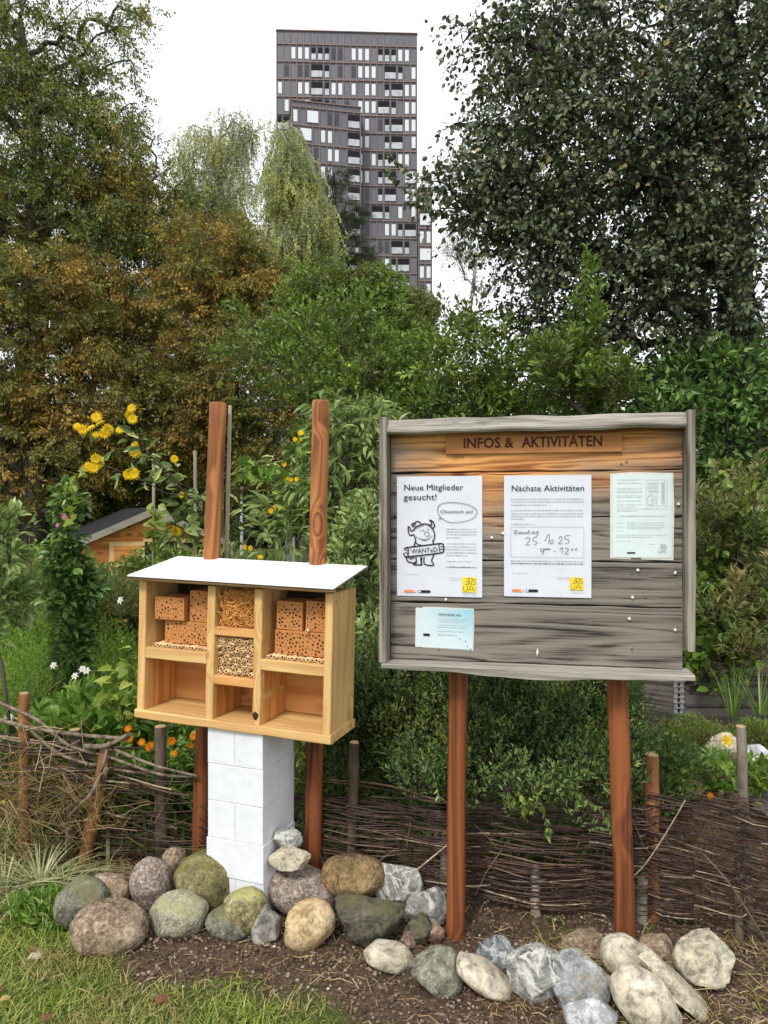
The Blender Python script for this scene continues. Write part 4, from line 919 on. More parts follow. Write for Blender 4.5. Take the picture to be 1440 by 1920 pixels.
def make_fence(label,spx,stakes,rods,bundles=()):
    p0=fpt((spx[0]+spx[1])/2); f=empty('wattle_fence',(p0[0],p0[1],0),label=label,cat='fence'); O=np.array([p0[0],p0[1],0])
    sx=[]
    for (x0,y0_,x1,y1,wd,mt,dy,lab) in stakes:
        q0=fpt(x0); Yb=q0[1]+dy; a=P(x0,y0_,Yb)-O; c=P(x1,y1,Yb+.02)-O; a[2]=min(a[2],0); pts=[a-np.array([0,0,.05])]
        for t in np.linspace(.15,1,10): pts.append(a+(c-a)*t+np.array([.006*mnoise.noise(Vector((t*5,x0,0))),0,0]))
        rr_=wd/F*Yb/2; g=Geo(); tube(g,pts,[rr_*(1.06-.12*t+.1*mnoise.noise(Vector((t*7,x0,4)))) for t in np.linspace(0,1,len(pts))],12,jit=.12,cap=False)
        tube(g,[pts[-1]-np.array([0,0,.001]),pts[-1]+np.array([0,0,.003])],[rr_*.93,rr_*.8],12,mi=1)
        o=g.obj('stake',[mt,cutm],f,smooth=True); 
        if lab: o['label']=lab
        sx.append((x0+x1)/2)
    sx=sorted(sx)
    g=Geo()
    for (n,pa,pb,z0,z1,sl,rlo,rhi,lmin,lmax) in rods:
        for i in range(n):
            L=random.uniform(lmin,lmax); xs_=random.uniform(pa-20,pb-L*.5); xe=min(xs_+L,pb); xs_=max(xs_,pa)
            if xe-xs_<60: continue
            u=random.random(); z=z0+(z1-z0)*u; ph=random.choice((0,math.pi)); ph2=random.random()*9; s_=random.gauss(sl,.035)
            k=max(6,int((xe-xs_)/28)); pts=[]
            rad=rlo+(rhi-rlo)*random.random()**2.2
            for q in np.linspace(xs_,xe,k):
                b2=fpt(q); idx=sum(1 for s2 in sx if s2<q); pr=sx[idx-1] if idx>0 else q-100; nx2=sx[idx] if idx<len(sx) else q+100
                fr=(q-pr)/(nx2-pr+1e-6); wv=math.cos(math.pi*(idx+fr)+ph)*.030
                zz=z+s_*(q-(pa+pb)/2)/F*b2[1]+.018*mnoise.noise(Vector((q*.006,ph2,z*3)))+.006*mnoise.noise(Vector((q*.03,ph2,z)))
                pts.append((b2[0]-O[0],b2[1]-O[1]+wv+random.gauss(0,.002),zz))
            tube(g,pts,np.linspace(rad,rad*.55,len(pts))[::random.choice((1,-1))],5,cap=False,r=min(1,random.random()**1.3+ (.15 if rad>.004 else 0)))
    w=g.obj('woven_rods',rodm,f,smooth=True)
    return f,O
fr1,O1=make_fence('wattle fence of woven brown rods behind the rocks, under and right of the board',(560,1640),
 [(660,1640,664,1392,20,bark_dk,-.0,None),(832,1650,836,1560,18,bark_gr,0,None),(1005,1745,1003,1628,19,bark_gr,-.02,'pale grey stake showing low between the board posts'),(1203,1720,1206,1600,22,bark_gr,.0,None),(1222,1700,1222,1415,27,bark_or,.03,'thick stake with a frayed pale cut top'),(1404,1620,1389,1362,19,bark_gr,.05,'curved grey stake, taller than the woven rods'),(1386,1775,1384,1670,17,bark_dk,0,None),(1560,1700,1560,1450,20,bark_dk,0,None)],
 [(95,520,1300,.02,.40,-.01,.0016,.0050,250,800),(26,540,1250,.10,.38,.0,.0028,.006,400,900),(75,1120,1640,.03,.50,-.07,.0018,.0055,200,520),(26,1180,1640,.20,.46,-.16,.0025,.006,250,480),(30,500,900,.14,.37,.0,.0016,.004,200,420)])
fr2,O2=make_fence('tumbledown wattle fence at left with gaps, loose thick branches and dry grass',(-300,400),
 [(46,1640,45,1300,20,bark_or,-.0,'orange stake at the far left'),(133,1520,141,1368,21,bark_dk,0,None),(158,1600,200,1405,25,bark_or,-.06,'leaning peeled orange stake'),(303,1590,301,1362,23,bark_dk,.02,None),(-150,1560,-150,1350,22,bark_dk,0,None),(420,1600,420,1400,20,bark_dk,.02,None)],
 [(40,110,560,.005,.13,.0,.0016,.0045,200,420),(16,110,560,.13,.33,.02,.0016,.004,160,400),(14,-200,400,.33,.43,-.06,.002,.006,220,420),(9,-200,260,.43,.50,-.05,.005,.009,200,380),(22,-250,260,.05,.30,-.08,.0018,.005,160,350),(14,60,330,.20,.36,-.15,.003,.006,180,300)])
g=Geo()
for pts,r in (([(-20,1345,3.3),(60,1365,3.25),(150,1378,3.2),(230,1384,3.12),(245,1376,3.1)],.010),([(0,1318,3.35),(70,1350,3.26),(130,1398,3.2),(200,1418,3.15),(300,1452,3.1),(370,1456,3.05)],.008),([(160,1400,3.16),(200,1398,3.12),(240,1378,3.08)],.012),([(215,1405,3.12),(250,1420,3.1),(300,1438,3.08),(370,1455,3.04)],.007),([(60,1372,3.22),(120,1418,3.2),(230,1445,3.16),(300,1450,3.12)],.008),([(200,1440,3.1),(185,1475,3.1),(150,1510,3.12),(130,1530,3.14)],.011),([(190,1450,3.08),(170,1490,3.09),(140,1520,3.1)],.009),([(20,1470,3.2),(80,1425,3.16),(150,1388,3.12)],.004),([(205,1390,3.14),(195,1430,3.12),(180,1470,3.12)],.008)):
    q=[P(*p)-O2 for p in pts]; q=curve(q,5); tube(g,q,np.linspace(r,r*.7,len(q)),8,jit=.2,r=.55+random.random()*.3)
g.obj('thick_branches',barkmat('old_branch',(.07,.05,.038),(.30,.24,.18),scale=30),fr2,smooth=True)
for nm,lst,lab,O_ in (('loose_twig',[(885,1642,2.66),(845,1665,2.66),(770,1643,2.68)],'',None),):
    pass
g=Geo(); a=P(838,1585,2.72); c=P(768,1642,2.68); tube(g,[a,(a+c)/2,c],[.0028,.003,.0026],6,r=1); tag(g.obj('twig',rodm),'bare pale twig stuck slanting in the fence left of the board post','twig')
g=Geo(); q=[P(*p) for p in ((1285,1500,2.62),(1250,1560,2.58),(1210,1620,2.56),(1180,1650,2.56))]; tube(g,curve(q,4),.002,5,r=1); tag(g.obj('twig',rodm),'thin bent twig slanting across the fence right of the board','twig')
g=Geo(); q=[P(*p) for p in ((1318,1600,2.6),(1370,1660,2.55),(1440,1770,2.5))]; tube(g,curve(q,4),.0032,5,r=.9); tag(g.obj('twig',rodm),'long pale rod fallen out of the fence at the right edge','twig')

g=Geo()
for i in range(420):
    q=random.uniform(560,1500) if i<300 else random.uniform(-100,380); b2=fpt(q); p0=np.array([b2[0],b2[1]+random.uniform(-.05,.06),random.uniform(0,.35)]); d=nrm(np.array([random.gauss(0,.6),random.gauss(0,.15),random.gauss(.2,.6)])); L=random.uniform(.06,.26)
    c=RNG.normal(size=3)*.02; tube(g,[p0,p0+d*L*.5+c,p0+d*L],random.uniform(.0006,.0016),3,cap=False,r=random.random()**.8)
tag(g.obj('brushwood',rodm),'thin tangled twigs and dead stems caught in the wattle fence','brushwood',kind='stuff')
# ------------------------------------------------------------------ trees
def L_(px,py,Y,rx,ry,rd): # crown lobe: centre from its place in the photo, radii px,px,m
    c=P(px,py,Y); return (c,np.array([rx/F*Y,rd,ry/F*Y]))
def sample_lobes(lobes,n,rng,shell=.55):
    w=np.array([np.prod(l[1])**.75 for l in lobes]); w/=w.sum(); out=[]
    for k in rng.choice(len(lobes),n,p=w):
        c,r=lobes[k]; d=nrm(rng.normal(size=3)); out.append(c+d*r*(rng.random()**(1/3.))**(shell))
    return np.array(out)
def grow(base,top_,tips,r0,rng,wiggle=.12,sag=0,rmin=.004,pen=.35):
    """skeleton: trunk from base to top, each tip joined to the nearest node, thin towards the tips"""
    k=14; T=[base+(top_-base)*t+np.array([math.sin(t*5+base[0])*.03*np.linalg.norm(top_-base)*t,0,0]) for t in np.linspace(0,1,k)]
    nodes=list(T); par=[-1]+list(range(k-1)); dist=list(np.linspace(0,np.linalg.norm(top_-base),k))
    A=np.zeros((k+len(tips)*4,3)); A[:k]=T; dd=np.zeros(len(A)); dd[:k]=dist; n=k
    order=np.argsort(np.min(np.linalg.norm(tips[:,None]-np.array(T)[None],axis=2),axis=1)); tipn=[]
    for i in order:
        t=tips[i]; d=np.linalg.norm(A[3:n]-t,axis=1); up=np.maximum(0,A[3:n,2]-t[2])*.6*(1-sag); j=3+int(np.argmin(d+pen*dd[3:n]*.3+up)); L=np.linalg.norm(t-A[j])
        prev=j; m=3 if L>.25 else 2
        for q in range(1,m+1):
            u=q/m; p=A[j]+(t-A[j])*u+(rng.normal(size=3)*wiggle*L*.35*(1 if q<m else 0)); p[2]+=math.sin(u*3.14)*L*.10
            A[n]=p; dd[n]=dd[prev]+L/m; par.append(prev); prev=n; n+=1
        tipn.append(n-1)
    A=A[:n]; cnt=np.zeros(n)
    for i in tipn:
        cnt[i]+=1
    for i in range(n-1,0,-1): cnt[par[i]]+=cnt[i]
    rad=np.maximum(rmin,r0*(cnt/cnt[0])**.48)
    return A,np.array(par),rad,np.array(tipn)
def limbs(g,A,par,rad,sides=6,mi=0):
    ch=[[] for _ in A]
    for i,p in enumerate(par):
        if p>=0: ch[p].append(i)
    used=set()
    for s in [0]+[i for i in range(1,len(A))]:
        if s in used: continue
        path=[s] if par[s]<0 else [par[s],s]; cur=s; used.add(s)
        while ch[cur]:
            nx_=max(ch[cur],key=lambda c:rad[c])
            if nx_ in used: break
            path.append(nx_); used.add(nx_); cur=nx_
        if len(path)<2: continue
        r=rad[path].copy()
        if par[s]>=0: r[0]=min(r[0],r[1]*1.2)
        if max(r)>.02 and len(path)>3: pts=A[path]
        tube(g,A[path],r,sides if r.max()>.02 else 4,mi,cap=False)
def tree(name,label,base,top_,lobes,ntips,spec,leafm,barkm,r0=.12,seed=1,group=None,cat='tree',sag=0,shell=.55,tiprad=True):
    rng=np.random.default_rng(seed); base=np.array(base,float); top_=np.array(top_,float)
    e=empty(name,tuple(base),label=label,cat=cat,group=group); O=base
    tips=sample_lobes(lobes,ntips,rng,shell); A,par,rad,tn=grow(base,top_,tips,r0,rng,sag=sag)
    gb=Geo(); limbs(gb,A-O,par,rad)
    # sprays
    ns,nl,Ls,ll,lw,kind,mode=spec['ns'],spec['nl'],spec['L'],spec['ll'],spec['lw'],spec.get('kind','fold'),spec.get('mode','round')
    cen=np.mean([l[0] for l in lobes],axis=0)
    T=np.repeat(A[tn],ns,axis=0); out=nrm(A[tn]-A[par[tn]]); out=np.repeat(out,ns,axis=0); n=len(T)
    rd=rng.normal(size=(n,3))
    if mode=='round': D=nrm(out*.7+rd*.75+np.array([0,0,spec.get('up',.1)]))
    elif mode=='flat': D=nrm(out*[.8,.8,.3]+rd*[.9,.9,.28]+np.array([0,0,-.12]))
    elif mode=='weep': D=nrm(rd*[.22,.22,.1]+np.array([0,0,-1.]))
    elif mode=='up': D=nrm(out*.35+rd*.3+np.array([0,0,1.]))
    Ln=Ls*rng.uniform(.5,1.2,n); start=T+rd*Ls*.12
    # twig tubes (thin triangles)
    if spec.get('twig',True):
        sg=spec.get('droop',.25)
        mid=start+D*Ln[:,None]*.5; end=start+D*Ln[:,None]; end[:,2]-=sg*Ln*.5
        for q in range(n): tube(gb,np.array([start[q],mid[q],end[q]])-O,[spec.get('tw',.0025)]*2+[.0008],3,cap=False)
    u=rng.random((n,nl)); sg=spec.get('droop',.25)
    Pn=start[:,None]+D[:,None]*(Ln[:,None]*u)[...,None]; Pn[...,2]-=sg*.5*Ln[:,None]*u**2
    jit=rng.normal(size=(n,nl,3)); jit-= (jit*D[:,None]).sum(-1,keepdims=True)*D[:,None]
    jit=nrm(jit); Dl=nrm(D[:,None]*spec.get('fwd',.5)+jit*.8+np.array([0,0,spec.get('hang',-.35)]))
    Pn=Pn+jit*ll*.3
    r=np.clip(np.repeat(rng.random(len(tn)),ns)[:,None]*.45+rng.random((n,nl))*.6-.02,0,1)
    Pn=Pn.reshape(-1,3); Dl=Dl.reshape(-1,3); sz=rng.uniform(.6,1.2,len(Pn))
    Nn=nrm(rng.normal(size=Pn.shape)*spec.get('nj',.7)+np.array([0,-.15,1.]))
    gl=Geo(); leaves(gl,Pn-O,Dl,ll*sz,lw*sz,kind,N=Nn,r=r.ravel(),rng=rng)
    gb.obj('trunk',barkm,e,smooth=True); gl.obj('crown',leafm,e); return e
bk=barkmat('bark_brown',(.035,.028,.022),(.13,.10,.08)); bkb=barkmat('bark_birch',(.10,.09,.08),(.50,.48,.44),scale=5,lo=.4,hi=.5); bkd=barkmat('bark_dark',(.018,.015,.012),(.06,.05,.042))
aut=leafmat('leaf_bronze',[(0,(0.086,0.095,0.022)),(.45,(0.243,0.196,0.039)),(.75,(0.543,0.296,0.059)),(1,(0.672,0.479,0.108))],[(0,(0.072,0.095,0.022)),(.5,(0.186,0.202,0.039)),(1,(0.401,0.323,0.065))],nscale=.9,lo=.42,hi=.6,rough=.5)
autg=leafmat('leaf_oldgreen',[(0,(0.051,0.089,0.018)),(.5,(0.135,0.190,0.037)),(.85,(0.280,0.293,0.055)),(1,(0.512,0.419,0.074))],[(0,(0.117,0.126,0.023)),(.6,(0.326,0.251,0.047)),(1,(0.628,0.419,0.074))],nscale=.7,lo=.5,hi=.68)
bir=leafmat('leaf_birch',[(0,(0.112,0.149,0.047)),(.5,(0.255,0.306,0.092)),(.85,(0.448,0.479,0.149)),(1,(0.709,0.694,0.200))],[(0,(0.270,0.283,0.075)),(.6,(0.568,0.562,0.149)),(1,(0.709,0.750,0.200))],nscale=.8,lo=.48,hi=.62,trans=.35)
con=leafmat('needles_dark',[(0,(0.029,0.045,0.024)),(.6,(0.072,0.096,0.051)),(1,(0.128,0.152,0.072))],rough=.7,trans=.05)
bgr=leafmat('leaf_bright',[(0,(0.059,0.109,0.019)),(.5,(0.131,0.218,0.036)),(1,(0.303,0.393,0.068))],[(0,(0.081,0.087,0.022)),(1,(0.202,0.218,0.050))],nscale=1.5,lo=.5,hi=.62,trans=.35)
olv=leafmat('leaf_olive',[(0,(0.078,0.091,0.033)),(.5,(0.169,0.182,0.058)),(1,(0.325,0.312,0.117))],trans=.3)
drk=leafmat('leaf_darktree',[(0,(0.042,0.062,0.034)),(.5,(0.086,0.115,0.059)),(.88,(0.181,0.208,0.094)),(.96,(0.26,0.22,0.09)),(1,(0.50,0.36,0.10))],[(0,(0.070,0.082,0.037)),(.6,(0.240,0.232,0.094)),(.9,(0.40,0.34,0.17)),(1,(0.750,0.651,0.168))],nscale=1.1,lo=.63,hi=.78,rough=.5,spec=0.4,trans=.14)
mgr=leafmat('leaf_mid',[(0,(0.055,0.099,0.017)),(.5,(0.129,0.217,0.032)),(.9,(0.268,0.391,0.065)),(1,(0.609,0.618,0.105))],[(0,(0.074,0.103,0.026)),(1,(0.221,0.289,0.065))],nscale=2.0,rough=.35,spec=0.3,trans=.25)
dgr=leafmat('leaf_shrub',[(0,(0.037,0.080,0.018)),(.5,(0.089,0.175,0.037)),(1,(0.221,0.351,0.086))],rough=.35,spec=0.35,trans=.18)

def gr(px,Y): return ((px-720)/F*Y,Y,-.05)
FINE={'ns':7,'nl':26,'L':.42,'ll':.085,'lw':.034,'mode':'flat','droop':.5,'twig':True,'tw':.004,'kind':'quad','hang':-.5}
# big dark-green to bronze trees on the left
tree('deciduous_tree','tall dark green tree with sparse twiggy top at the upper left',gr(40,15),P(60,40,15),
 [L_(60,100,15,120,95,1.6),L_(20,260,14.5,170,170,2.0),L_(170,190,15.2,70,70,1.0),L_(215,145,15.5,60,35,.9),L_(245,60,15.5,45,60,.6),L_(170,300,14.8,95,110,1.6),L_(60,420,14.5,210,120,1.9),L_(215,400,15.4,95,100,1.5),L_(-60,200,15,120,250,2),L_(110,30,15,60,40,.9)],
 800,dict(FINE,nl=19),autg,bk,.28,seed=3,group='trees behind the garden')
tree('deciduous_tree','airy green tree whose crown leans right in front of the sky, left of the birches',gr(330,17),P(300,380,17),
 [L_(300,400,17,110,90,1.5),L_(250,290,17,55,70,.9),L_(270,500,16.5,140,110,1.8),L_(380,460,17,80,110,1.5),L_(330,610,16.5,170,110,1.8)],
 520,dict(FINE,nl=18,L=.5),autg,bk,.2,seed=4,group='trees behind the garden')
tree('deciduous_tree','bronze autumn tree filling the left edge above the shed',gr(60,13),P(60,600,13),
 [L_(80,560,13,140,100,1.3),L_(20,680,12.8,190,140,1.5),L_(150,520,13.2,70,60,1.0),L_(180,760,13,150,120,1.4),L_(40,860,12.6,200,110,1.3),L_(-80,600,13,120,300,1.6)],
 760,dict(FINE,nl=30,L=.38,ll=.075,lw=.028),aut,bk,.2,seed=5,group='trees behind the garden')
tree('deciduous_tree','rust and green autumn tree below the birches, left of the hotel posts',gr(420,13.5),P(400,560,13.5),
 [L_(400,500,13.6,110,90,1.3),L_(480,570,13.6,70,100,1.1),L_(330,620,13.5,120,110,1.4),L_(440,700,13.3,130,110,1.3),L_(330,790,13.4,150,100,1.2),L_(470,820,13.2,110,90,1.0)],
 700,dict(FINE,nl=30,L=.38,ll=.07,lw=.028),aut,bk,.17,seed=6,group='trees behind the garden')
# hedge-like belt that closes the garden behind
HD={'ns':7,'nl':26,'L':.32,'ll':.07,'lw':.036,'mode':'round','twig':False,'kind':'quad'}
tree('hedge','dense bronze and green hedge low behind the shed',gr(200,16),P(200,820,16),[L_(60,950,16,260,120,.9),L_(300,940,16,150,120,.9),L_(250,850,16.2,260,80,.8),L_(-60,900,16,200,150,.9),L_(150,1010,16,300,60,.8)],760,dict(HD,ll=.09,lw=.05),autg,bk,.1,seed=7,cat='hedge')
tree('hedge','dark hedge behind the lamp, between the hotel posts',gr(560,34),P(560,880,34),[L_(480,940,32,190,110,1.5),L_(500,860,32,200,80,1.5),L_(720,900,32,220,150,1.5),L_(350,950,32,120,110,1.2),L_(520,1000,31,200,40,1.2),L_(330,1000,31,150,40,1.2)],980,dict(HD,L=.7,ll=.18,lw=.11,nl=30),con,bkd,.1,seed=8,cat='hedge')
tree('hedge','deeply shaded dark hedge beyond the notice board at right',gr(1200,12),P(1200,800,12),[L_(1000,900,12,200,170,.9),L_(1270,880,11.5,220,190,.9),L_(1480,860,11,160,230,.9)],520,dict(HD,L=.4,ll=.10,lw=.055),dgr,bkd,.1,seed=9,cat='hedge')
# birches
WP={'ns':9,'nl':34,'L':1.25,'ll':.065,'lw':.045,'mode':'weep','droop':0,'kind':'quad','tw':.004,'fwd':.4,'hang':-.6}
tree('birch_tree','pale weeping birch farther left, seen against the sky',gr(430,26),P(425,240,26),
 [L_(430,250,26,45,40,.9),L_(375,285,26,45,50,.9),L_(460,300,26,55,60,1.0),L_(400,380,26,75,60,1.2),L_(345,290,26,18,40,.4),L_(430,470,26,80,70,1.3),L_(500,250,26,22,40,.5)],
 190,dict(WP,nl=26),bir,bkb,.16,seed=11,group='birches in front of the tower')
tree('birch_tree','yellow-green weeping birch directly in front of the left tower edge',gr(545,22),P(535,270,22),
 [L_(535,270,22,28,40,.5),L_(545,340,22,50,50,.8),L_(560,420,22,62,60,1.0),L_(530,480,22,68,60,1.0),L_(590,400,22,25,40,.6),L_(560,330,22,35,40,.7)],
 260,dict(WP,ns=10,nl=34,L=1.0),bir,bkb,.15,seed=12,group='birches in front of the tower')
# conifer
CN={'ns':6,'nl':34,'L':.34,'ll':.11,'lw':.016,'mode':'flat','droop':.1,'kind':'quad','twig':True,'fwd':.9,'hang':.1}
tree('conifer','dark layered pine standing before the middle of the tower',gr(630,24),P(625,320,24),
 [L_(628,335,24,22,18,.5),L_(612,372,24,30,14,.6),L_(640,392,24,35,8,.7),L_(668,410,24,30,10,.6),L_(640,440,24,38,9,.8),L_(668,475,24,46,8,.8),L_(655,508,24,50,9,.9),L_(690,500,24,28,10,.5),L_(650,540,24,60,20,1)],
 150,CN,con,bkd,.14,seed=13)
tree('deciduous_tree','fresh green leafy tree just below the tower',gr(650,11),P(650,560,11),
 [L_(600,545,11,60,45,.6),L_(680,560,11,75,50,.7),L_(620,620,11,90,60,.8),L_(730,620,11,70,60,.7),L_(680,690,11,110,80,.9)],
 300,{'ns':6,'nl':20,'L':.30,'ll':.085,'lw':.036,'mode':'flat','kind':'fold','droop':.5},bgr,bk,.1,seed=14)
tree('deciduous_tree','olive bushy tree at the right foot of the tower',gr(765,18),P(765,570,18),
 [L_(755,590,18,45,35,.7),L_(785,610,18,32,45,.6),L_(735,640,18,45,45,.6)],150,{'ns':6,'nl':22,'L':.4,'ll':.09,'lw':.045,'mode':'up','kind':'quad'},olv,bk,.1,seed=15)
# thin nearly bare tree
tree('bare_tree','thin nearly leafless tree against the white sky right of the tower',gr(880,22),P(880,440,22),
 [L_(870,470,22,30,50,.5),L_(895,520,22,35,50,.5),L_(850,480,22,20,30,.4),L_(885,440,22,14,20,.3)],60,{'ns':5,'nl':5,'L':.5,'ll':.08,'lw':.04,'mode':'up','kind':'quad','tw':.006},olv,bkb,.06,seed=16)
# large dark tree on the right
BIG={'ns':5,'nl':8,'L':.30,'ll':.048,'lw':.034,'mode':'round','kind':'oval','droop':.3,'tw':.0022,'fwd':.5,'hang':-.5,'nj':.9}
tree('broadleaf_tree','big dark tree with large leaves overhanging the whole right side',gr(1440,6.6),P(1330,40,6.4),
 [L_(1230,120,6.2,230,190,.8),L_(1050,80,6.0,110,80,.6),L_(940,130,5.9,55,35,.3),L_(930,330,5.85,70,30,.3),L_(890,60,5.8,35,18,.15),L_(1010,30,5.9,70,50,.4),L_(1120,260,6.0,190,130,.8),L_(1350,330,6.3,160,220,.9),L_(980,390,5.9,130,70,.55),L_(1010,240,5.9,70,50,.4),L_(870,360,5.8,90,40,.35),L_(1130,420,6.2,220,130,.8),L_(1290,560,6.4,190,150,.9),L_(1100,560,6.2,150,110,.7),L_(1400,120,6.2,140,230,.9),L_(960,190,5.9,60,60,.35),L_(950,310,5.85,70,50,.3),L_(955,90,5.9,50,50,.3),L_(930,60,5.8,40,22,.2),L_(925,225,5.8,45,22,.2),L_(900,235,5.8,28,12,.15)],
 1380,BIG,drk,bkd,.17,seed=21)
# long branch tips of that tree reaching left
def sprig(name,pts,Y,n,ll,lw,lm,label,rw=.004,kind='oval',seed=1):
    rng=np.random.default_rng(seed); q=np.array(curve([P(a,b,Y) for a,b in pts],6)); O=q[0].copy()
    g=Geo(); tube(g,q-O,np.linspace(rw,.001,len(q)),4,cap=False,mi=1)
    t=rng.random(n)*(len(q)-1.01); i=t.astype(int); f=(t-i)[:,None]; Pn=q[i]*(1-f)+q[i+1]*f; D=nrm(q[i+1]-q[i]); s=nrm(rng.normal(size=(n,3)))
    leaves(g,Pn-O,nrm(D*.5+s*.7+np.array([0,0,-.4])),ll*rng.uniform(.7,1.1,n),lw*rng.uniform(.7,1.1,n),kind,rng=rng)
    return g,O
bt=bpy.data.objects['broadleaf_tree']
for pts,Yd,n in (([(1010,150),(950,110),(905,75),(848,28)],5.8,34),([(1000,330),(900,370),(800,345),(728,290)],5.8,60),([(960,400),(860,375),(780,370),(725,320)],5.85,44),([(1000,250),(950,235),(905,150),(905,132)],5.8,14),([(1020,260),(950,238),(870,232),(858,232)],5.8,40),([(1000,40),(950,20),(905,-10)],5.8,26),([(980,165),(940,150),(905,138)],5.8,16),([(900,420),(830,400),(790,385),(765,380)],5.8,40),([(1010,300),(950,285),(900,275),(880,262)],5.8,36),([(990,200),(930,180),(890,165)],5.8,26),([(1020,110),(960,60),(900,35)],5.8,32),([(960,430),(900,440),(850,425),(825,430)],5.8,36),([(980,480),(930,470),(895,480),(880,500)],5.8,30),([(1000,60),(940,45),(880,55)],5.8,24)):
    g,O=sprig('branch',pts,Yd,int(n*1.6),.054,.039,drk,'',seed=n)
    o=g.obj('branch',[drk,bkd],bt); o.location=O-np.array(bt.location)
tree('deciduous_tree','old green tree beyond the right edge behind the big dark tree',gr(1760,14),P(1740,560,14),
 [L_(1720,520,14,190,170,1.7),L_(1600,720,14,200,150,1.5),L_(1850,760,14,220,170,1.6),L_(1700,880,14,300,110,1.3)],420,dict(FINE,nl=22),autg,bk,.22,seed=23,group='trees behind the garden')
# ------------------------------------------------------------------ tower block
pan=flat('tower_panel',(.115,.115,.135),rough=.45,var=.06,scale=.4); fin=flat('tower_fin',(.20,.135,.115),rough=.5,var=.1,scale=.5)
wgl,nt,b,o=newmat('tower_glass'); b.inputs['Base Color'].default_value=(.55,.57,.60,1); b.inputs['Roughness'].default_value=.08; b.inputs['Specular IOR Level'].default_value=.9
wgd,nt,b,o=newmat('tower_glass_dark'); b.inputs['Base Color'].default_value=(.03,.03,.038,1); b.inputs['Roughness'].default_value=.15
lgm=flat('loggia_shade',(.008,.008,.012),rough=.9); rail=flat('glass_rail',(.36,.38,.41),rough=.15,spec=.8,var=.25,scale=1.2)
tower=empty('tower_block',tuple(P(650,960,120)*[1,1,0]),label='tall dark apartment tower with brownish grid facade and pale windows behind the trees',cat='tower')
TO=np.array(tower.location)
MW=45.0/3.556/F*120; FH=33.2/F*120
state={'n':0}; stuffg=Geo()
def facade(ox,oy,dirx,diry,rows,z_top,first,bottom,name_wall,depth,toppad):
    """ox,oy world corner; (dirx,diry) along the facade; rows: strings of module codes from the top"""
    d=np.array([dirx,diry,0.]); d/=np.linalg.norm(d); nn=np.array([d[1],-d[0],0.])  # outward, to the camera
    nm=max(len(r) for r in rows); W_=nm*MW; o3=np.array([ox,oy,0.])-TO
    def quadbox(g,u0,u1,v0,v1,w0,w1,mi=0):
        c=[]
        for v in (v0,v1):
            for (u,w_) in ((u0,w1),(u1,w1),(u1,w0),(u0,w0)): c.append(o3+d*u+nn*w_+np.array([0,0,v]))
        g.add(np.array(c),np.array([[0,3,2,1],[4,5,6,7],[0,1,5,4],[1,2,6,5],[2,3,7,6],[3,0,4,7]]),mi)
    g=Geo(); quadbox(g,0,W_,bottom,z_top,-depth,0); g.obj(name_wall,pan,tower)
    g=Geo()
    for i in range(nm+1): quadbox(g,i*MW-.055,i*MW+.055,bottom,z_top-toppad*(.15),.02,.17)
    for r in range(len(rows)+1):
        z=z_top-first-r*FH; quadbox(g,0,W_,z-.07,z+.07,.03,.21)
    quadbox(g,-.12,W_+.12,z_top-.02,z_top+.12,-depth,.25)
    g.obj('grid_fins',fin,tower)
    for r,row in enumerate(rows):
        zt=z_top-first-r*FH-.42; zb=zt-FH+.92; i=0
        while i<len(row):
            c=row[i]; j=i
            if c in 'MB':
                while j+1<len(row) and row[j+1]==c and j-i<1: j+=1
            u0,u1=i*MW+.2,(j+1)*MW-.2
            if c in 'WGDB':
                gg=Geo() if state['n']<100 else stuffg
                quadbox(gg,u0+.03,u1-.03,zb+.05,zt-.05,.005,.06 if c!='B' else .22,0 if c in 'WB' else 1)
                if state['n']<100: gg.obj('window',[wgl if c in 'WB' else wgd],tower) ; [setattr(p,'material_index',0) for p in tower.children[-1].data.polygons] if False else None; state['n']+=1
            elif c in 'LM':
                gg=Geo() if state['n']<100 else stuffg
                zm=zb+(zt-zb)*.47
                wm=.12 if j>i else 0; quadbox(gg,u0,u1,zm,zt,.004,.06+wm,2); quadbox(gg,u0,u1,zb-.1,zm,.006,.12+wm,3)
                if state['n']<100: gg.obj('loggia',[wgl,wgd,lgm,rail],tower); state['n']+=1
            i=j+1
a=P(517,50,120)
rows=['..WWWLLLGG.WWW.LLLWW.','.D.DDMML.D.DWWW.MML.WW'[:21],'W..WWMMLWW.W.WW.LMMWW.'[:21],'.W.WWMMLD.D.WWWMML.WW.'[:21],'MM.........WGW.GLMMWW.'[:21],'...........WWW..LMM.BB'[:21],'...........WW.WLMMWW..'[:21],'...........WWW.LMM.BB.'[:21],'...........D.D.LMM.WW.'[:21],'...........D.DMML.W.W.'[:21],'...........DGG..WWLMM.'[:21],'............DD.DDMML..'[:21],'............G..GWLMM..'[:21],'...........WG.DG.MML..'[:21],'..........WW.D..LMML..'[:21],'.....W.D..WW.D..LMML..'[:21],'.....W.D..WW.D..LMML..'[:21]]
dx,dy=1,-.03
facade(a[0],121,1,.04,rows,a[2],(175-68)/3.556/F*120-.42,-1,'facade_wall',20,2.5)
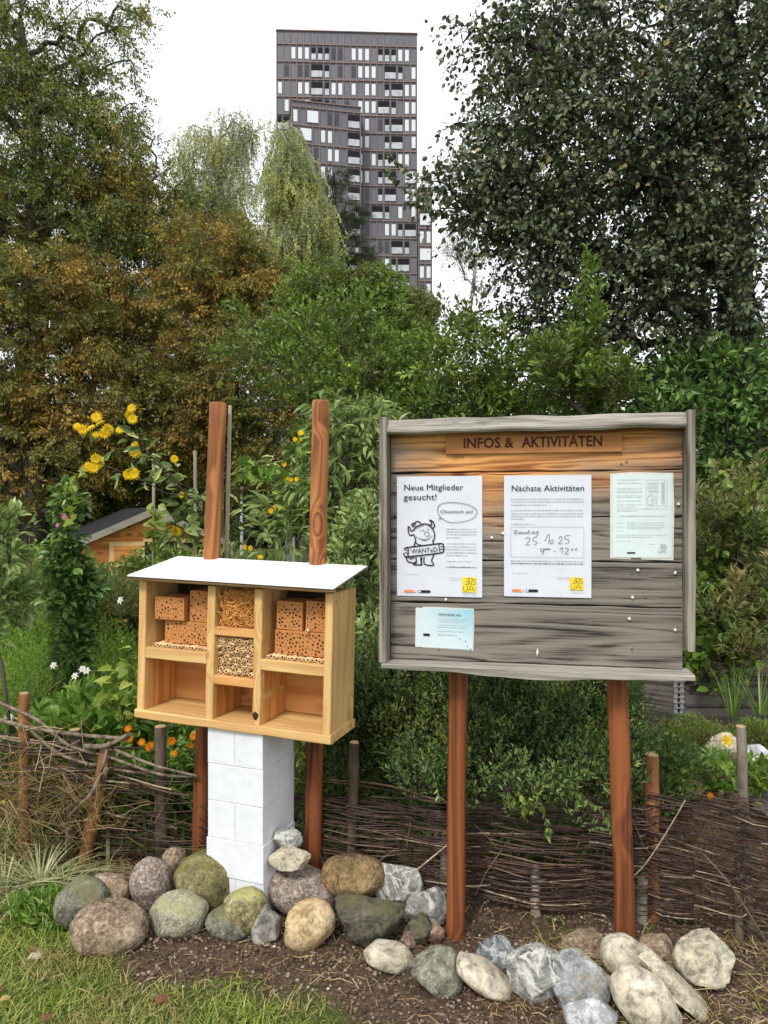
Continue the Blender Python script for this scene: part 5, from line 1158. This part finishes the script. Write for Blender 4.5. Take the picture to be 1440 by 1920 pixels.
# lower block in front on the left, turned slightly
a2=P(548,192,117)
rows2=['W.BB.GG.MM','.BB.WW..MM','D.DD.WW.MM','...DWW..MM','..DD.WD.MM','D..WW.DD.M','.WW..DD.MM','D..WW.DD.M','.WW..DD.MM','D..WW.DD.M','.WW..DD.MM','D..WW.DD.M','.WW..DD.MM']
facade(a2[0],116.5,1,.2,rows2,a2[2],.9,-1,'lower_block_wall',9,1)
a3=P(784,355,122)
rows3=['WW','BB','WW','BB','WW','DW','WW','BB','DW','WW','BB','WW']
facade(a3[0]+.05,121.6,1,.04,rows3,a3[2],.9,-1,'side_wing_wall',15,1)
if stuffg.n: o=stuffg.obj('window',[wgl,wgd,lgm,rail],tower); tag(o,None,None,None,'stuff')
# ------------------------------------------------------------------ garden shed (playhouse)
SY=10.0
shd=empty('garden_shed',(P(285,960,SY)[0],SY,0),(0,0,R(28)),label='small orange wooden garden shed with dark felt gable roof behind the flowers',cat='shed')
so_=np.array(shd.location)
osh=woodmat('shed_boards',0,(.58,.25,.07),(.36,.12,.03),grain=14,rough=.7); whf=flat('shed_trim',(.62,.42,.20),var=.1); felt=flat('roof_felt',(.014,.014,.016),rough=.8,var=.3,scale=4); bgy=flat('barge_board',(.30,.27,.22),var=.2,scale=6)
hw,zp,ze=.92,1.52,1.15; ln=2.2
g=Geo()
g.add([(-hw+.08,0,0),(hw-.08,0,0),(hw-.08,0,ze),(0,0,zp-.03),(-hw+.08,0,ze),(-hw+.08,ln,0),(hw-.08,ln,0),(hw-.08,ln,ze),(0,ln,zp-.03),(-hw+.08,ln,ze)],[[0,1,2,3,4],[9,8,7,6,5],[0,4,9,5],[1,6,7,2],[0,5,6,1]]); g.obj('wall',osh,shd)
g=Geo()
for sg in (-1,1):
    V=[(0,-.12,zp),(sg*hw*1.05,-.12,ze-.06),(sg*hw*1.05,ln+.1,ze-.06),(0,ln+.1,zp)]; V+=[(x,y,z+.04) for x,y,z in V]
    f=[[0,1,2,3],[7,6,5,4],[0,4,5,1],[1,5,6,2],[2,6,7,3]]
    g.add(V,f if sg<0 else [q[::-1] for q in f])
rfo=g.obj('roof',felt,shd)
for sg in (-1,1):
    g=Geo(); V=[(0,-.14,zp+.035),(sg*hw*1.07,-.14,ze-.035),(sg*hw*1.07,-.14,ze-.12),(0,-.14,zp-.06)]; V+=[(x,y+.02,z) for x,y,z in V]; g.add(V,[[0,1,2,3],[7,6,5,4],[0,4,5,1],[1,5,6,2],[2,6,7,3],[3,7,4,0]]); g.obj('barge_board',bgy,rfo)
g=Geo(); box(g,-.55,-.10,-.03,.0-.002,.78,1.10); g.obj('shutter',whf,shd)
g=Geo(); box(g,-.49,-.16,-.045,-.028,.83,1.05); g.obj('shutter_panel',osh,shd)
for (x0,x1,z0,z1) in ((-.10,.34,.35,1.10),(.42,.68,.78,1.08)):
    g=Geo(); box(g,x0,x1,-.012,-.004,z0,z1); w_=g.obj('window',dark,shd)
    g=Geo(); box(g,x1-.004,x1+.05,-.03,-.002,z0-.02,z1+.02); box(g,x0-.02,x1+.05,-.032,-.004,z1,z1+.04); g.obj('frame',whf,w_)
# lamp post far behind
LY=26.; lp=empty('lamp_post',((453-720)/F*LY,LY,0),label='slim pale lamp post standing on the lawn, seen between the hotel posts',cat='lamp post')
lpm=flat('lamp_metal',(.50,.50,.50),rough=.5,var=.2,scale=3); g=Geo(); tube(g,[(0,0,-.1),(0,0,.9),(0,0,2.75)],[.06,.05,.038],10); g.obj('pole',lpm,lp,smooth=True)
g=Geo(); tube(g,[(0,0,2.72),(0,0,2.78),(0,0,2.95),(0,0,3.0)],[.05,.17,.20,.03],14); g.obj('lamp_head',lpm,lp,smooth=True)
# raised bed
rbm=woodmat('raised_bed_boards',0,(.16,.14,.12),(.06,.05,.045),grain=40,rough=.85)
RF=Frame(P(1272,960,4.3)[0],4.3,R(2)); bed=RF.empty('raised_bed',label='dark grey plank raised bed with a galvanised hinge behind the rockery',cat='raised bed')
for (x0,x1) in ((-.5,-.02),(.02,1.6)):
    for (z0,z1) in ((.02,.17),(.175,.36),(.365,.56)):
        g=Geo(); yb=0 if x0>0 else .0
        bbox_(g,x0,x1,yb,yb+.03,z0,z1,.003,axis=0,seg=10,wob=.002); o=g.obj('plank',rbm,bed)
        if x0<0: o.rotation_euler=(0,0,-.55)
zn=flat('zinc',(.50,.52,.54),rough=.35,metal=.7,var=.3,scale=60)
g=Geo()
for sx_ in (-.028,.008): box(g,sx_,sx_+.02,-.008,-.001,.03,.30); box(g,sx_,sx_+.02,-.008,-.001,.32,.56)
for k in range(17): z=.05+k*.031; box(g,-.032,.032,-.014,-.008,z,z+.008)
g.obj('hinge',zn,bed)
g=Geo(); box(g,.06,1.5,.04,1.0,.3,.50); g.obj('soil_fill',sm,bed)
# ------------------------------------------------------------------ shrubs and garden plants
def bush(name,label,bpx,Y,lobes,ntips,spec,lm,bm=None,r0=.02,seed=1,group=None,cat='shrub',bz_=-.03):
    base=np.array([(bpx-720)/F*Y,Y,bz_]); c=lobes[0][0]; return tree(name,label,base,base+(np.array([c[0],c[1],max(.3,c[2]*.75)])-base)*.6,lobes,ntips,spec,lm,bm or bk,r0,seed=seed,group=group,cat=cat)
SH={'ns':3,'nl':11,'L':.17,'ll':.05,'lw':.022,'mode':'round','kind':'lance','droop':.25,'tw':.0018,'up':.5,'fwd':.7,'hang':.05}
box_=leafmat('leaf_privet',[(0,(0.044,0.085,0.025)),(.5,(0.105,0.178,0.049)),(.85,(0.211,0.304,0.087)),(1,(0.421,0.507,0.123))],[(0,(0.053,0.101,0.025)),(.5,(0.176,0.254,0.055)),(1,(0.456,0.507,0.110))],nscale=3,lo=.52,hi=.66,rough=.38,spec=0.35,trans=.2)
lite=leafmat('leaf_light',[(0,(0.066,0.154,0.020)),(.5,(0.165,0.308,0.045)),(1,(0.374,0.506,0.120))],rough=.45,trans=.4)
lime=leafmat('leaf_lime',[(0,(.16,.24,.03)),(.5,(.32,.42,.06)),(1,(.52,.56,.15))],rough=.5,trans=.4)
silv=leafmat('leaf_silvery',[(0,(0.083,0.135,0.044)),(.5,(0.200,0.284,0.086)),(1,(0.500,0.568,0.207))],rough=.35,spec=0.35,trans=.2)
rustp=leafmat('faded_plume',[(0,(.08,.11,.025)),(.5,(.19,.19,.055)),(.85,(.34,.27,.11)),(1,(.46,.34,.18))],[(0,(.06,.11,.025)),(1,(.18,.24,.06))],nscale=4,lo=.42,hi=.58,trans=.2)
feath=leafmat('leaf_feathery',[(0,(0.108,0.216,0.025)),(.5,(0.230,0.405,0.050)),(1,(0.446,0.608,0.110))],rough=.6,trans=.35)
# central shrubs above the hotel and board
bush('upright_shrub','tall leafy shrub with upright shoots rising behind and above the hotel posts',600,6.6,[L_(560,700,6.6,110,110,.45),L_(640,640,6.6,80,70,.4),L_(470,640,6.6,60,40,.3),L_(660,780,6.4,110,110,.5),L_(640,860,6.5,65,50,.4)],270,dict(SH,L=.26,ll=.060,lw=.027,nl=16,kind='fold'),mgr,seed=31,r0=.035)
for px,pt,pb,sd_ in ((560,625,760,1),(655,565,700,2),(615,650,780,3),(690,600,740,4),(455,590,700,5),(845,610,760,6)):
    pass
bush('evergreen_shrub','dense mid green bush directly behind the top of the notice board',860,6.2,[L_(780,720,6.2,100,80,.5),L_(900,690,6.2,110,90,.5),L_(850,790,6.2,180,70,.5),L_(1010,720,6.2,120,90,.5),L_(850,620,6.3,45,35,.25)],270,dict(SH,L=.26,ll=.060,lw=.028,nl=16,kind='fold'),mgr,seed=32,r0=.035)
bush('elder_shrub','tall green shrub with a pale pointed shoot in front of the big dark tree',1110,5.4,[L_(1097,590,5.4,22,80,.15),L_(1060,690,5.4,60,60,.3),L_(1130,730,5.4,60,50,.3)],105,dict(SH,L=.17,ll=.062,lw=.026,nl=13,mode='up'),mgr,seed=33,r0=.025)
g,O=sprig('shoot',[(1098,640),(1096,560),(1100,500),(1098,462)],5.38,90,.05,.02,lite,'',kind='lance',seed=5); o=g.obj('young_shoot',[lite,bk],bpy.data.objects['elder_shrub']); o.location=O-np.array(bpy.data.objects['elder_shrub'].location)
bush('shade_shrub','dark shrub in the deep shade between board and big tree trunk',1250,6.0,[L_(1220,760,6.0,150,60,.5),L_(1380,740,6.0,120,80,.5),L_(1300,850,5.9,120,90,.4),L_(1420,880,5.8,80,110,.4)],200,dict(SH,L=.28,ll=.08,lw=.04,nl=12,kind='fold'),dgr,bkd,seed=34,r0=.03)
# shrub between the right hotel post and the board
PE=dict(SH,L=.24,ll=.115,lw=.030,nl=8,mode='round',kind='lance',hang=-.45,droop=.5)
bush('drooping_shrub','shrub with long drooping dark leaves around the right hotel post',640,4.7,[L_(660,870,4.7,50,90,.3),L_(560,930,4.8,40,55,.22),L_(620,960,4.7,60,60,.3),L_(690,820,4.8,40,50,.3),L_(530,990,4.8,18,35,.2)],82,PE,silv,seed=35,r0=.025)
bush('mint_patch','leafy green herbs growing between hotel and board',680,4.1,[L_(690,1010,4.1,45,60,.3),L_(670,1100,4.0,55,80,.3),L_(700,1190,3.9,60,60,.3),L_(640,1040,4.2,60,40,.3)],150,dict(SH,L=.14,ll=.055,lw=.024,nl=11,mode='up'),silv,seed=36,r0=.012,cat='plant')
bush('field_shrub','bright green low shrub glimpsed right of the hotel side board',690,4.6,[L_(700,1120,4.8,60,120,.4),L_(760,1210,4.6,90,70,.4),L_(640,1200,4.6,70,70,.4)],130,dict(SH,L=.18,ll=.06,lw=.03,nl=12),lite,seed=37,r0=.012)
# privet behind the fence, below the board
PV={'ns':3,'nl':20,'L':.17,'ll':.024,'lw':.0085,'mode':'up','kind':'fold','droop':.15,'tw':.0012,'fwd':.6,'hang':.15}
bush('privet_shrub','dense small-leaved shrub hanging over the fence below the notice board',880,3.35,[L_(760,1330,3.4,120,100,.22),L_(900,1330,3.35,120,110,.25),L_(1040,1340,3.3,120,110,.25),L_(1120,1420,3.2,90,80,.2),L_(960,1440,3.15,130,70,.18),L_(800,1440,3.3,110,60,.2),L_(1130,1310,3.4,70,60,.2),L_(970,1490,2.70,80,38,.06),L_(1070,1490,2.69,70,45,.06),L_(810,1470,2.80,60,35,.06),L_(1140,1450,2.70,50,45,.06)],960,PV,box_,bkd,seed=38,r0=.018)
bush('privet_shrub','darker small-leaved shrub just right of the insect hotel side',680,3.5,[L_(660,1330,3.5,60,110,.25),L_(640,1440,3.45,60,70,.2),L_(700,1430,3.5,60,70,.2)],230,PV,box_,bkd,seed=39,r0=.015)
for pts,Yd,k,lm_ in (([(1000,1470),(1015,1510),(1025,1545),(1028,1566)],2.66,1,box_),([(1060,1470),(1100,1500),(1140,1530),(1150,1570)],2.64,2,box_),([(800,1430),(815,1460),(825,1495)],2.74,3,box_),([(960,1440),(975,1480),(985,1520)],2.67,4,box_),([(1090,1440),(1130,1470),(1160,1480)],2.65,5,box_)):
    g,O=sprig('twig',pts,Yd,46,.030,.013,lm_,'',rw=.002,kind='lance',seed=k+40); o=g.obj('hanging_shoot',[lm_,bk],bpy.data.objects['privet_shrub']); o.location=O-np.array(bpy.data.objects['privet_shrub'].location)
# right of the board
bush('goldenrod','tall faded goldenrod with buff plumes beside the right frame board',1370,4.0,[L_(1390,960,4.0,60,60,.25),L_(1420,1050,3.9,50,80,.25),L_(1340,1100,4.0,50,90,.25),L_(1400,1180,3.9,60,60,.25),L_(1330,1000,4.1,25,50,.2)],42,dict(SH,L=.17,ll=.05,lw=.013,nl=22,mode='up',tw=.0015),rustp,seed=41,r0=.01,cat='plant')
bush('currant_shrub','green currant-like bush filling the gap right of the board',1370,4.4,[L_(1370,1000,4.4,80,90,.3),L_(1380,1120,4.35,90,90,.3),L_(1340,1210,4.3,60,60,.3),L_(1310,1080,4.5,40,110,.3)],210,dict(SH,L=.17,ll=.062,lw=.045,nl=9,kind='oval'),mgr,seed=42,r0=.015)
for pts,k in (([(1300,900),(1308,850),(1318,800),(1322,762)],1),([(1300,930),(1330,900),(1350,860)],2),([(1330,960),(1370,930),(1400,895),(1430,890)],3),([(1400,1010),(1420,950),(1436,905)],4),([(1290,870),(1300,820),(1296,790)],5),([(1340,1150),(1380,1120),(1425,1100)],6)):
    g,O=sprig('plume',pts,3.95,150,.020,.006,rustp,'',rw=.002,kind='quad',seed=60+k); o=g.obj('plume',[rustp,bk],bpy.data.objects['goldenrod']); o.location=O-np.array(bpy.data.objects['goldenrod'].location)
# things on the rockery
def tuft(name,label,px,py,Y,n,h,w,lean,m,cat='plant',seed=1,group=None,arch=1.0,zb=None):
    rng=np.random.default_rng(seed); b0=P(px,py,Y); 
    if zb is not None: b0[2]=zb
    g=Geo()
    for i in range(n):
        a=rng.uniform(0,6.28); l=rng.uniform(.1,lean); L=rng.uniform(h*.6,h); d=np.array([math.cos(a)*l,math.sin(a)*l,1.]); s=np.array([-math.sin(a),math.cos(a),0])*w*rng.uniform(.6,1)
        p0=np.array([math.cos(a),math.sin(a),0])*rng.uniform(0,.03); r=rng.random(); V=[];k=6
        for j in range(k):
            t=j/(k-1); c=p0+d*L*t+np.array([math.cos(a),math.sin(a),0])*arch*L*t*t*l-np.array([0,0,1])*arch*L*.75*t**2.4*l; ww=s*(1-t)**.6
            V+=[c-ww,c+ww]
        g.add(V,[[2*j,2*j+1,2*j+3,2*j+2] for j in range(k-1)],0,r)
    o=g.obj(name,m,loc=b0); tag(o,label,cat,group); return o
tuft('iris_clump','long upright sword leaves in front of the raised bed',1375,1345,3.75,34,.36,.004,.55,lite,seed=3,arch=.4)
tuft('iris_clump','fan of thin blades at the right edge before the raised bed',1425,1340,3.6,26,.30,.004,.6,lite,seed=4,arch=.4)
def mound(name,label,px,py,Y,rx,rz,m,n,ll,lw,kind='fold',cat='plant',seed=1,ry=None,up=.6,flow=None):
    rng=np.random.default_rng(seed); c=P(px,py,Y); d=nrm(rng.normal(size=(n,3))); d[:,2]=np.abs(d[:,2]); k=rng.uniform(.55,1,n)[:,None]
    k=k*(1+.25*np.array([mnoise.noise(Vector(q)*3+Vector((seed,0,0))) for q in d]))[:,None]
    Pn=d*np.array([rx,ry or rx,rz])*k; g=Geo(); leaves(g,Pn,nrm(d+rng.normal(size=(n,3))*.6+[0,0,up]),ll*rng.uniform(.6,1.2,n),lw*rng.uniform(.7,1.2,n),kind,rng=rng)
    for i in range(0,n,max(1,n//60)): tube(g,[np.array([0,0,-.02]),Pn[i]*.5,Pn[i]],[.002,.0015,.001],3,cap=False,r=.1)
    o=g.obj(name,m,loc=c); return tag(o,label,cat)
mound('thyme_cushion','bright green rounded cushion plant below the bed hinge',1300,1415,3.55,.26,.17,bgr,5200,.016,.007,seed=2)
mound('thyme_cushion','green cushion plant at the right edge under the thin blades',1430,1390,3.5,.16,.10,bgr,2600,.016,.007,seed=3)
mound('creeping_plant','creeping leafy plant with a yellow flower sprawling over the rockery',1345,1470,3.05,.30,.12,lite,420,.045,.022,'oval',seed=4,ry=.2)
mound('creeping_plant','low leafy plant over the fence at the right edge',1430,1470,2.95,.14,.08,mgr,200,.04,.02,'oval',seed=5)
mound('leafy_weeds','tangle of small leaves beside the thick cut stake',1250,1440,3.0,.16,.14,box_,900,.026,.012,'fold',seed=6)
mound('leafy_weeds','low weeds behind the right post above the fence',1200,1500,2.95,.2,.12,box_,900,.024,.011,'fold',seed=7)
# flowers: a disc of petals with a centre
petm=leafmat('petal_yellow',[(0,(.75,.48,.015)),(1,(.88,.66,.03))],rough=.6,spec=.1,trans=.3); peto=leafmat('petal_orange',[(0,(.72,.20,.012)),(1,(.82,.32,.02))],rough=.6,spec=.1,trans=.3); petw=leafmat('petal_white',[(0,(.78,.78,.76)),(1,(.86,.86,.84))],rough=.6,spec=.1,trans=.3); petp=leafmat('petal_pink',[(0,(.62,.16,.38)),(1,(.75,.35,.52))],rough=.6,spec=.1,trans=.3)
cenm=flat('flower_centre',(.50,.26,.02),rough=.9,var=.2)
def flower(par,pos,rad,m,np_=12,seed=0,face=(0,-1,.35),nm='flower'):
    rng=np.random.default_rng(seed+int(abs(pos[0])*1e4)+int(pos[2]*1e4)); f=nrm(np.array(face,float)+rng.normal(size=3)*.35); u=nrm(np.cross(f,[0,0,1.])); v=np.cross(f,u)
    g=Geo()
    for lay in (0,1):
        a=np.arange(np_)/np_*6.283+lay*.3; D=u*np.cos(a)[:,None]+v*np.sin(a)[:,None]+f*(.15+.3*lay)
        leaves(g,D*rad*.12,D,rad*(1-.15*lay)*rng.uniform(.85,1.05,np_),rad*.42,'lance',N=np.repeat(f[None],np_,0),rng=rng)
    tube(g,[np.zeros(3),f*rad*.16,f*rad*.22],[rad*.26,rad*.24,rad*.08],8,mi=1)
    o=g.obj(nm,[m,cenm],par); o.location=np.array(pos)-np.array(par.location); return o
def stems(name,label,bpx,bY,paths,lm,ll,lw,kind,nleaf,flowers=(),fm=None,fr=.022,cat='flower plant',rw=.003,seed=1,group=None,bz_=-.02,np_=12,stemm=None,tmin=.22):
    """plant with free stems: each path is a list of (px,py,Y)"""
    base=np.array([(bpx-720)/F*bY,bY,bz_]); e=empty(name,tuple(base),label=label,cat=cat,group=group); rng=np.random.default_rng(seed)
    gs=Geo(); gl=Geo()
    for pth in paths:
        q=np.array(curve([base]+[P(*p) for p in pth],7))-base; tube(gs,q,np.linspace(rw,rw*.35,len(q)),5,cap=False)
        t=rng.uniform(tmin,1,nleaf)*(len(q)-1.01); i=t.astype(int); f=(t-i)[:,None]; Pn=q[i]*(1-f)+q[i+1]*f; D=nrm(q[i+1]-q[i]); s=rng.normal(size=(nleaf,3)); s[:,2]*=.4; s=nrm(s)
        Pn=Pn+s*ll*.25; leaves(gl,Pn,nrm(D*.35+s*.8+[0,0,-.25]),ll*rng.uniform(.55,1.15,nleaf),lw*rng.uniform(.6,1.15,nleaf),kind,rng=rng)
    gs.obj('stem',stemm or bgr,e,smooth=True); gl.obj('foliage',lm,e)
    for k,(a,b_,Y) in enumerate(flowers): flower(e,P(a,b_,Y),fr*rng.uniform(.8,1.15),fm,np_,seed=seed+k)
    return e
YF=3.6
fl=[(145,800,YF),(155,806,YF),(181,783,YF),(171,803,YF),(197,812,YF),(188,795,YF+.03),(202,806,YF),(181,815,YF),(247,766,YF),(243,778,YF),(249,786,YF),(226,806,YF),(253,836,YF),(254,850,YF),(180,860,YF),(167,876,YF),(177,878,YF),(185,868,YF+.02),(240,890,YF),(252,889,YF),(246,884,YF+.02)]
dkst=flat('dark_stem',(.05,.03,.025),rough=.6)
stems('sunflower_plant','arching many-flowered yellow perennial sunflower leaning up left from behind the hotel',420,3.75,[[(405,1005,3.7),(350,930,3.65),(290,860,YF),(225,815,YF),(150,800,YF)],[(400,1000,3.7),(330,910,3.65),(270,840,YF),(247,775,YF)],[(390,1000,3.7),(300,920,YF),(240,890,YF),(180,865,YF)],[(395,1000,3.7),(330,900,3.65),(255,845,YF)]],silv,.085,.030,'lance',17,fl,petm,.0275,seed=11,rw=.0045,stemm=dkst)
stems('sunflower_plant','leafy yellow-flowered perennial just left of the left hotel post',345,3.9,[[(350,1020,3.9),(340,930,3.85),(330,862,3.85)],[(340,1030,3.9),(310,950,3.85),(300,880,3.85)],[(365,1030,3.9),(380,960,3.85),(362,905,3.85)],[(330,1040,3.9),(345,990,3.85),(341,925,3.85)],[(320,1040,3.9),(328,1020,3.9),(325,990,3.9)],[(370,1040,3.9),(385,1000,3.9),(375,960,3.9)]],silv,.095,.042,'oval',19,[(327,861,3.83),(341,928,3.83),(322,993,3.83),(332,997,3.83)],petm,.024,seed=12,rw=.003)
stems('sunflower_plant','yellow-flowered plant between the two hotel posts at right',555,4.3,[[(560,1020,4.3),(560,900,4.3),(553,825,4.3)],[(545,1020,4.3),(535,930,4.3),(530,900,4.3)],[(540,1020,4.3),(525,980,4.3),(512,950,4.3)],[(590,1000,4.3),(580,900,4.3),(562,812,4.3)]],mgr,.09,.026,'lance',16,[(564,812,4.25),(553,824,4.25),(562,826,4.25),(537,897,4.25),(545,900,4.25),(556,899,4.25),(530,885,4.25),(518,952,4.25),(508,958,4.25),(460,1026,4.25),(470,1028,4.25),(488,1045,4.2),(533,870,4.25)],petm,.018,seed=13,rw=.0025,np_=8)
# vines
def stake(px,pt,Y,label,r=.008,m=None,lean=0):
    a=P(px,pt,Y); g=Geo(); tube(g,[(0,0,-.02),(0,0,a[2]*.5),(0,0,a[2])],r,6); o=g.obj('wooden_stake',m or bpy.data.materials['pale_stake'],loc=(a[0],Y,0),smooth=False); return tag(o,label,'stake')
stake(288,850,4.0,'grey garden stake carrying the lime green vine',.008); stake(366,845,4.3,'short-looking pale stake left of the left hotel post',.010)
stems('climbing_vine','pale lime vine with round leaves arching up to the yellow flowers at left',100,3.9,[[(100,1050,3.8),(118,980,3.75),(130,920,3.7),(150,890,3.65),(175,872,3.62)],[(105,1060,3.8),(128,970,3.76),(140,900,3.7)]],lime,.050,.046,'heart',22,[(121,969,3.7),(108,985,3.7)],petp,.016,seed=14,cat='vine',np_=6)
stems('climbing_vine','lime green vine winding up the grey garden stake beside the shed',288,4.02,[[(290,1060,3.98),(284,1000,3.98),(292,960,3.98)],[(286,1070,3.98),(300,1010,3.98),(288,950,3.98)],[(300,1080,3.98),(310,1030,3.98),(302,990,3.98)]],lime,.050,.046,'heart',24,[],None,seed=15,cat='vine')
stems('grape_vine','light green lobed vine leaves spanning between the hotel posts',420,4.2,[[(418,1000,4.2),(424,910,4.2),(452,874,4.2),(480,872,4.2),(510,880,4.2),(530,900,4.2)],[(422,1000,4.2),(440,900,4.2),(470,885,4.2),(505,892,4.2)]],lite,.075,.075,'lobe',15,[],None,seed=16,cat='vine',tmin=.5)
# dark slim shrub and other beds at the left
bush('columnar_shrub','slim dark leafy column standing left of the shed',130,3.9,[L_(128,970,3.9,14,50,.06),L_(125,1060,3.9,22,50,.08),L_(135,1160,3.9,18,80,.08),L_(140,1260,3.9,14,80,.07),L_(165,1110,3.95,10,40,.06)],95,dict(SH,L=.07,ll=.055,lw=.028,nl=8,kind='oval',hang=-.4),dgr,bkd,seed=51,r0=.012)
bush('rose_shrub','plant with paired pointed leaves at the far left edge',15,3.5,[L_(10,1000,3.5,22,30,.08),L_(25,1080,3.5,20,40,.1),L_(0,1150,3.5,30,50,.12)],26,dict(SH,L=.13,ll=.062,lw=.027,nl=12,mode='round',kind='oval'),silv,seed=52,r0=.01)
mound('faded_perennials','faded buff and rust seed heads in front of the shed',215,1150,4.6,.40,.26,rustp,3600,.045,.006,'quad',seed=53,ry=.3)
mound('faded_perennials','brownish old stems low at the left behind the slim dark shrub',60,1180,4.9,.55,.55,rustp,4200,.05,.008,'quad',seed=54,ry=.4)
for k,(px,py,Y,rx,rz,lab) in enumerate(((60,1330,3.9,.34,.40,'feathery bright green plant at the left edge'),(210,1310,4.2,.28,.42,'tall feathery green plant left of the hotel'),(20,1250,4.5,.40,.42,'feathery green plant half out of the frame'),(250,1380,3.8,.26,.22,'low feathery green plant under the hotel corner'))):
    mound('feathery_plant',lab,px,py,Y,rx,rz,feath,5200,.035,.0045,'quad',seed=60+k,ry=.22,cat='flower plant',up=.3)
lf=bpy.data.objects['feathery_plant']
for k,(a,b_) in enumerate(((43,1166),(48,1174),(101,1248),(155,1255),(162,1258),(141,1268),(226,1126),(18,1345))):
    flower(lf,P(a,b_,3.55),.020,petw,6,seed=k,nm='white_flower')
mound('broadleaf_plant','bright broad-leaved plant behind the fence left of the hotel',165,1370,3.55,.26,.17,lite,330,.10,.042,'lance',seed=65,ry=.2)
mound('broadleaf_plant','bright green leaves at the foot of the left fence gap',250,1500,3.4,.32,.20,lite,460,.075,.028,'lance',seed=66,ry=.2)
mound('broadleaf_plant','green leaves behind the left end of the fence',60,1480,3.55,.35,.16,mgr,420,.07,.030,'lance',seed=67,ry=.2)
stems('leafy_sapling','heart-leaved lime sapling touching the lower left hotel edge',235,3.4,[[(228,1350,3.4),(215,1270,3.4),(222,1215,3.4)],[(235,1350,3.4),(245,1290,3.4),(248,1240,3.4)],[(225,1350,3.4),(205,1310,3.4),(190,1290,3.4)]],lime,.070,.058,'heart',11,[],None,seed=68,cat='sapling')
stems('calendula','orange marigolds on curving stems beneath the left hotel corner',300,3.4,[[(295,1450,3.35),(262,1400,3.3),(243,1372,3.3)],[(310,1450,3.35),(322,1420,3.35),(323,1393,3.35)],[(330,1450,3.35),(352,1410,3.35),(362,1385,3.35)],[(290,1450,3.35),(283,1420,3.3),(281,1400,3.3)]],lite,.055,.018,'lance',22,[(240,1367,3.28),(243,1385,3.28),(266,1392,3.28),(283,1398,3.28),(278,1402,3.28),(322,1390,3.3),(363,1381,3.3),(357,1397,3.3),(327,1413,3.3)],peto,.018,seed=69,np_=12)
flower(bpy.data.objects['creeping_plant'],P(1362,1388,2.98),.028,petm,8,seed=3); flower(bpy.data.objects['creeping_plant'],P(1332,1492,2.9),.014,peto,8,seed=4)
# variegated drooping clump and dry grass at the lower left
vari=leafmat('leaf_variegated',[(0,(.18,.24,.07)),(.5,(.48,.50,.24)),(1,(.74,.72,.48))],rough=.5,trans=.3)
tuft('striped_grass','pale striped arching leaves drooping beside the leftmost boulders',75,1660,2.95,90,.21,.0042,1.5,vari,seed=7,arch=.9,zb=0)
tuft('striped_grass','smaller pale striped clump right of the first, touching the dark boulder',122,1640,2.95,50,.13,.0042,1.6,vari,seed=8,arch=.9,zb=0)
tuft('striped_grass','pale striped clump cut by the left edge of the frame',8,1680,2.9,60,.19,.0042,1.5,vari,seed=9,arch=.9,zb=0)
mound('leafy_weeds','fresh green weeds at the base of the striped grass',90,1720,2.75,.20,.07,lite,420,.05,.016,'lance',seed=70,ry=.12)
haym=leafmat('hay',[(0,(.10,.07,.03)),(.6,(.26,.17,.07)),(1,(.46,.36,.18))],rough=.8,spec=.1,trans=.1)
def hay(name,label,px,py,Y,w_,h_,n,seed):
    rng=np.random.default_rng(seed); c=P(px,py,Y); g=Geo()
    for i in range(n):
        p=rng.normal(size=3)*np.array([w_*.45,.06,h_*.42]); d=nrm(rng.normal(size=3)*[1,.3,.9]+[0,0,-.2]); L=rng.uniform(.06,.22); b_=rng.normal(size=3)*.02
        tube(g,[p,p+d*L*.5+b_,p+d*L+b_*.2-[0,0,.02]],rng.uniform(.0007,.0018),3,cap=False,r=rng.random())
    o=g.obj(name,haym,loc=c); return tag(o,label,'dry grass','dry grass caught in the left fence')
hay('dry_grass','big tangle of dry grass hanging on the fence at the left edge',30,1500,3.05,.20,.34,300,1); hay('dry_grass','dry stems caught around the leaning stake',150,1490,3.1,.26,.2,160,2)
straws(600,(-2.2,-.9),(2.9,3.4),'fence_litter',drym,'dry litter on the ground under the left fence','dry grass',Lr=(.04,.14),up=.6)
undg=leafmat('undergrowth',[(0,(0.048,0.096,0.018)),(.5,(0.128,0.224,0.036)),(1,(0.320,0.448,0.084))],[(0,(0.064,0.080,0.024)),(1,(0.192,0.208,0.060))],nscale=1.2,trans=.3)
blades(15000,(-3.6,3.2),(3.1,7.0),'undergrowth',undg,'rough grass and herbs growing in the garden behind the fence','ground cover',lambda x,y:.8 if x<.95 or y>4.6 else .5,h=(.05,.20),w=(.004,.010),lean=1.5)

HB=dict(SH,L=.17,ll=.05,lw=.020,nl=14,mode='up')
bush('herb_thicket','wild bright green thicket left of the shed, behind the slim dark shrub',60,5.2,[L_(40,1110,5.2,70,60,.3),L_(150,1130,5.4,70,50,.3),L_(60,1200,5.0,80,60,.3)],150,HB,lite,seed=71,r0=.01,cat='plant')
bush('herb_thicket','wild green growth between shed and hotel roof',250,5.0,[L_(250,1120,5.0,60,45,.25),L_(230,1190,4.9,60,60,.25),L_(310,1080,5.2,50,30,.2)],110,HB,mgr,seed=72,r0=.01,cat='plant')
bush('herb_thicket','mid green weeds behind the left fence stakes',120,3.9,[L_(60,1400,3.8,70,50,.2),L_(180,1420,3.7,60,50,.2),L_(300,1460,3.6,60,50,.2),L_(260,1400,3.8,50,40,.2)],130,HB,lite,seed=73,r0=.01,cat='plant')
bush('herb_thicket','green growth below the hotel between fence and white blocks',340,3.8,[L_(340,1470,3.7,50,60,.2),L_(330,1400,3.8,40,40,.2),L_(600,1480,3.8,40,60,.2)],80,HB,mgr,seed=74,r0=.01,cat='plant')
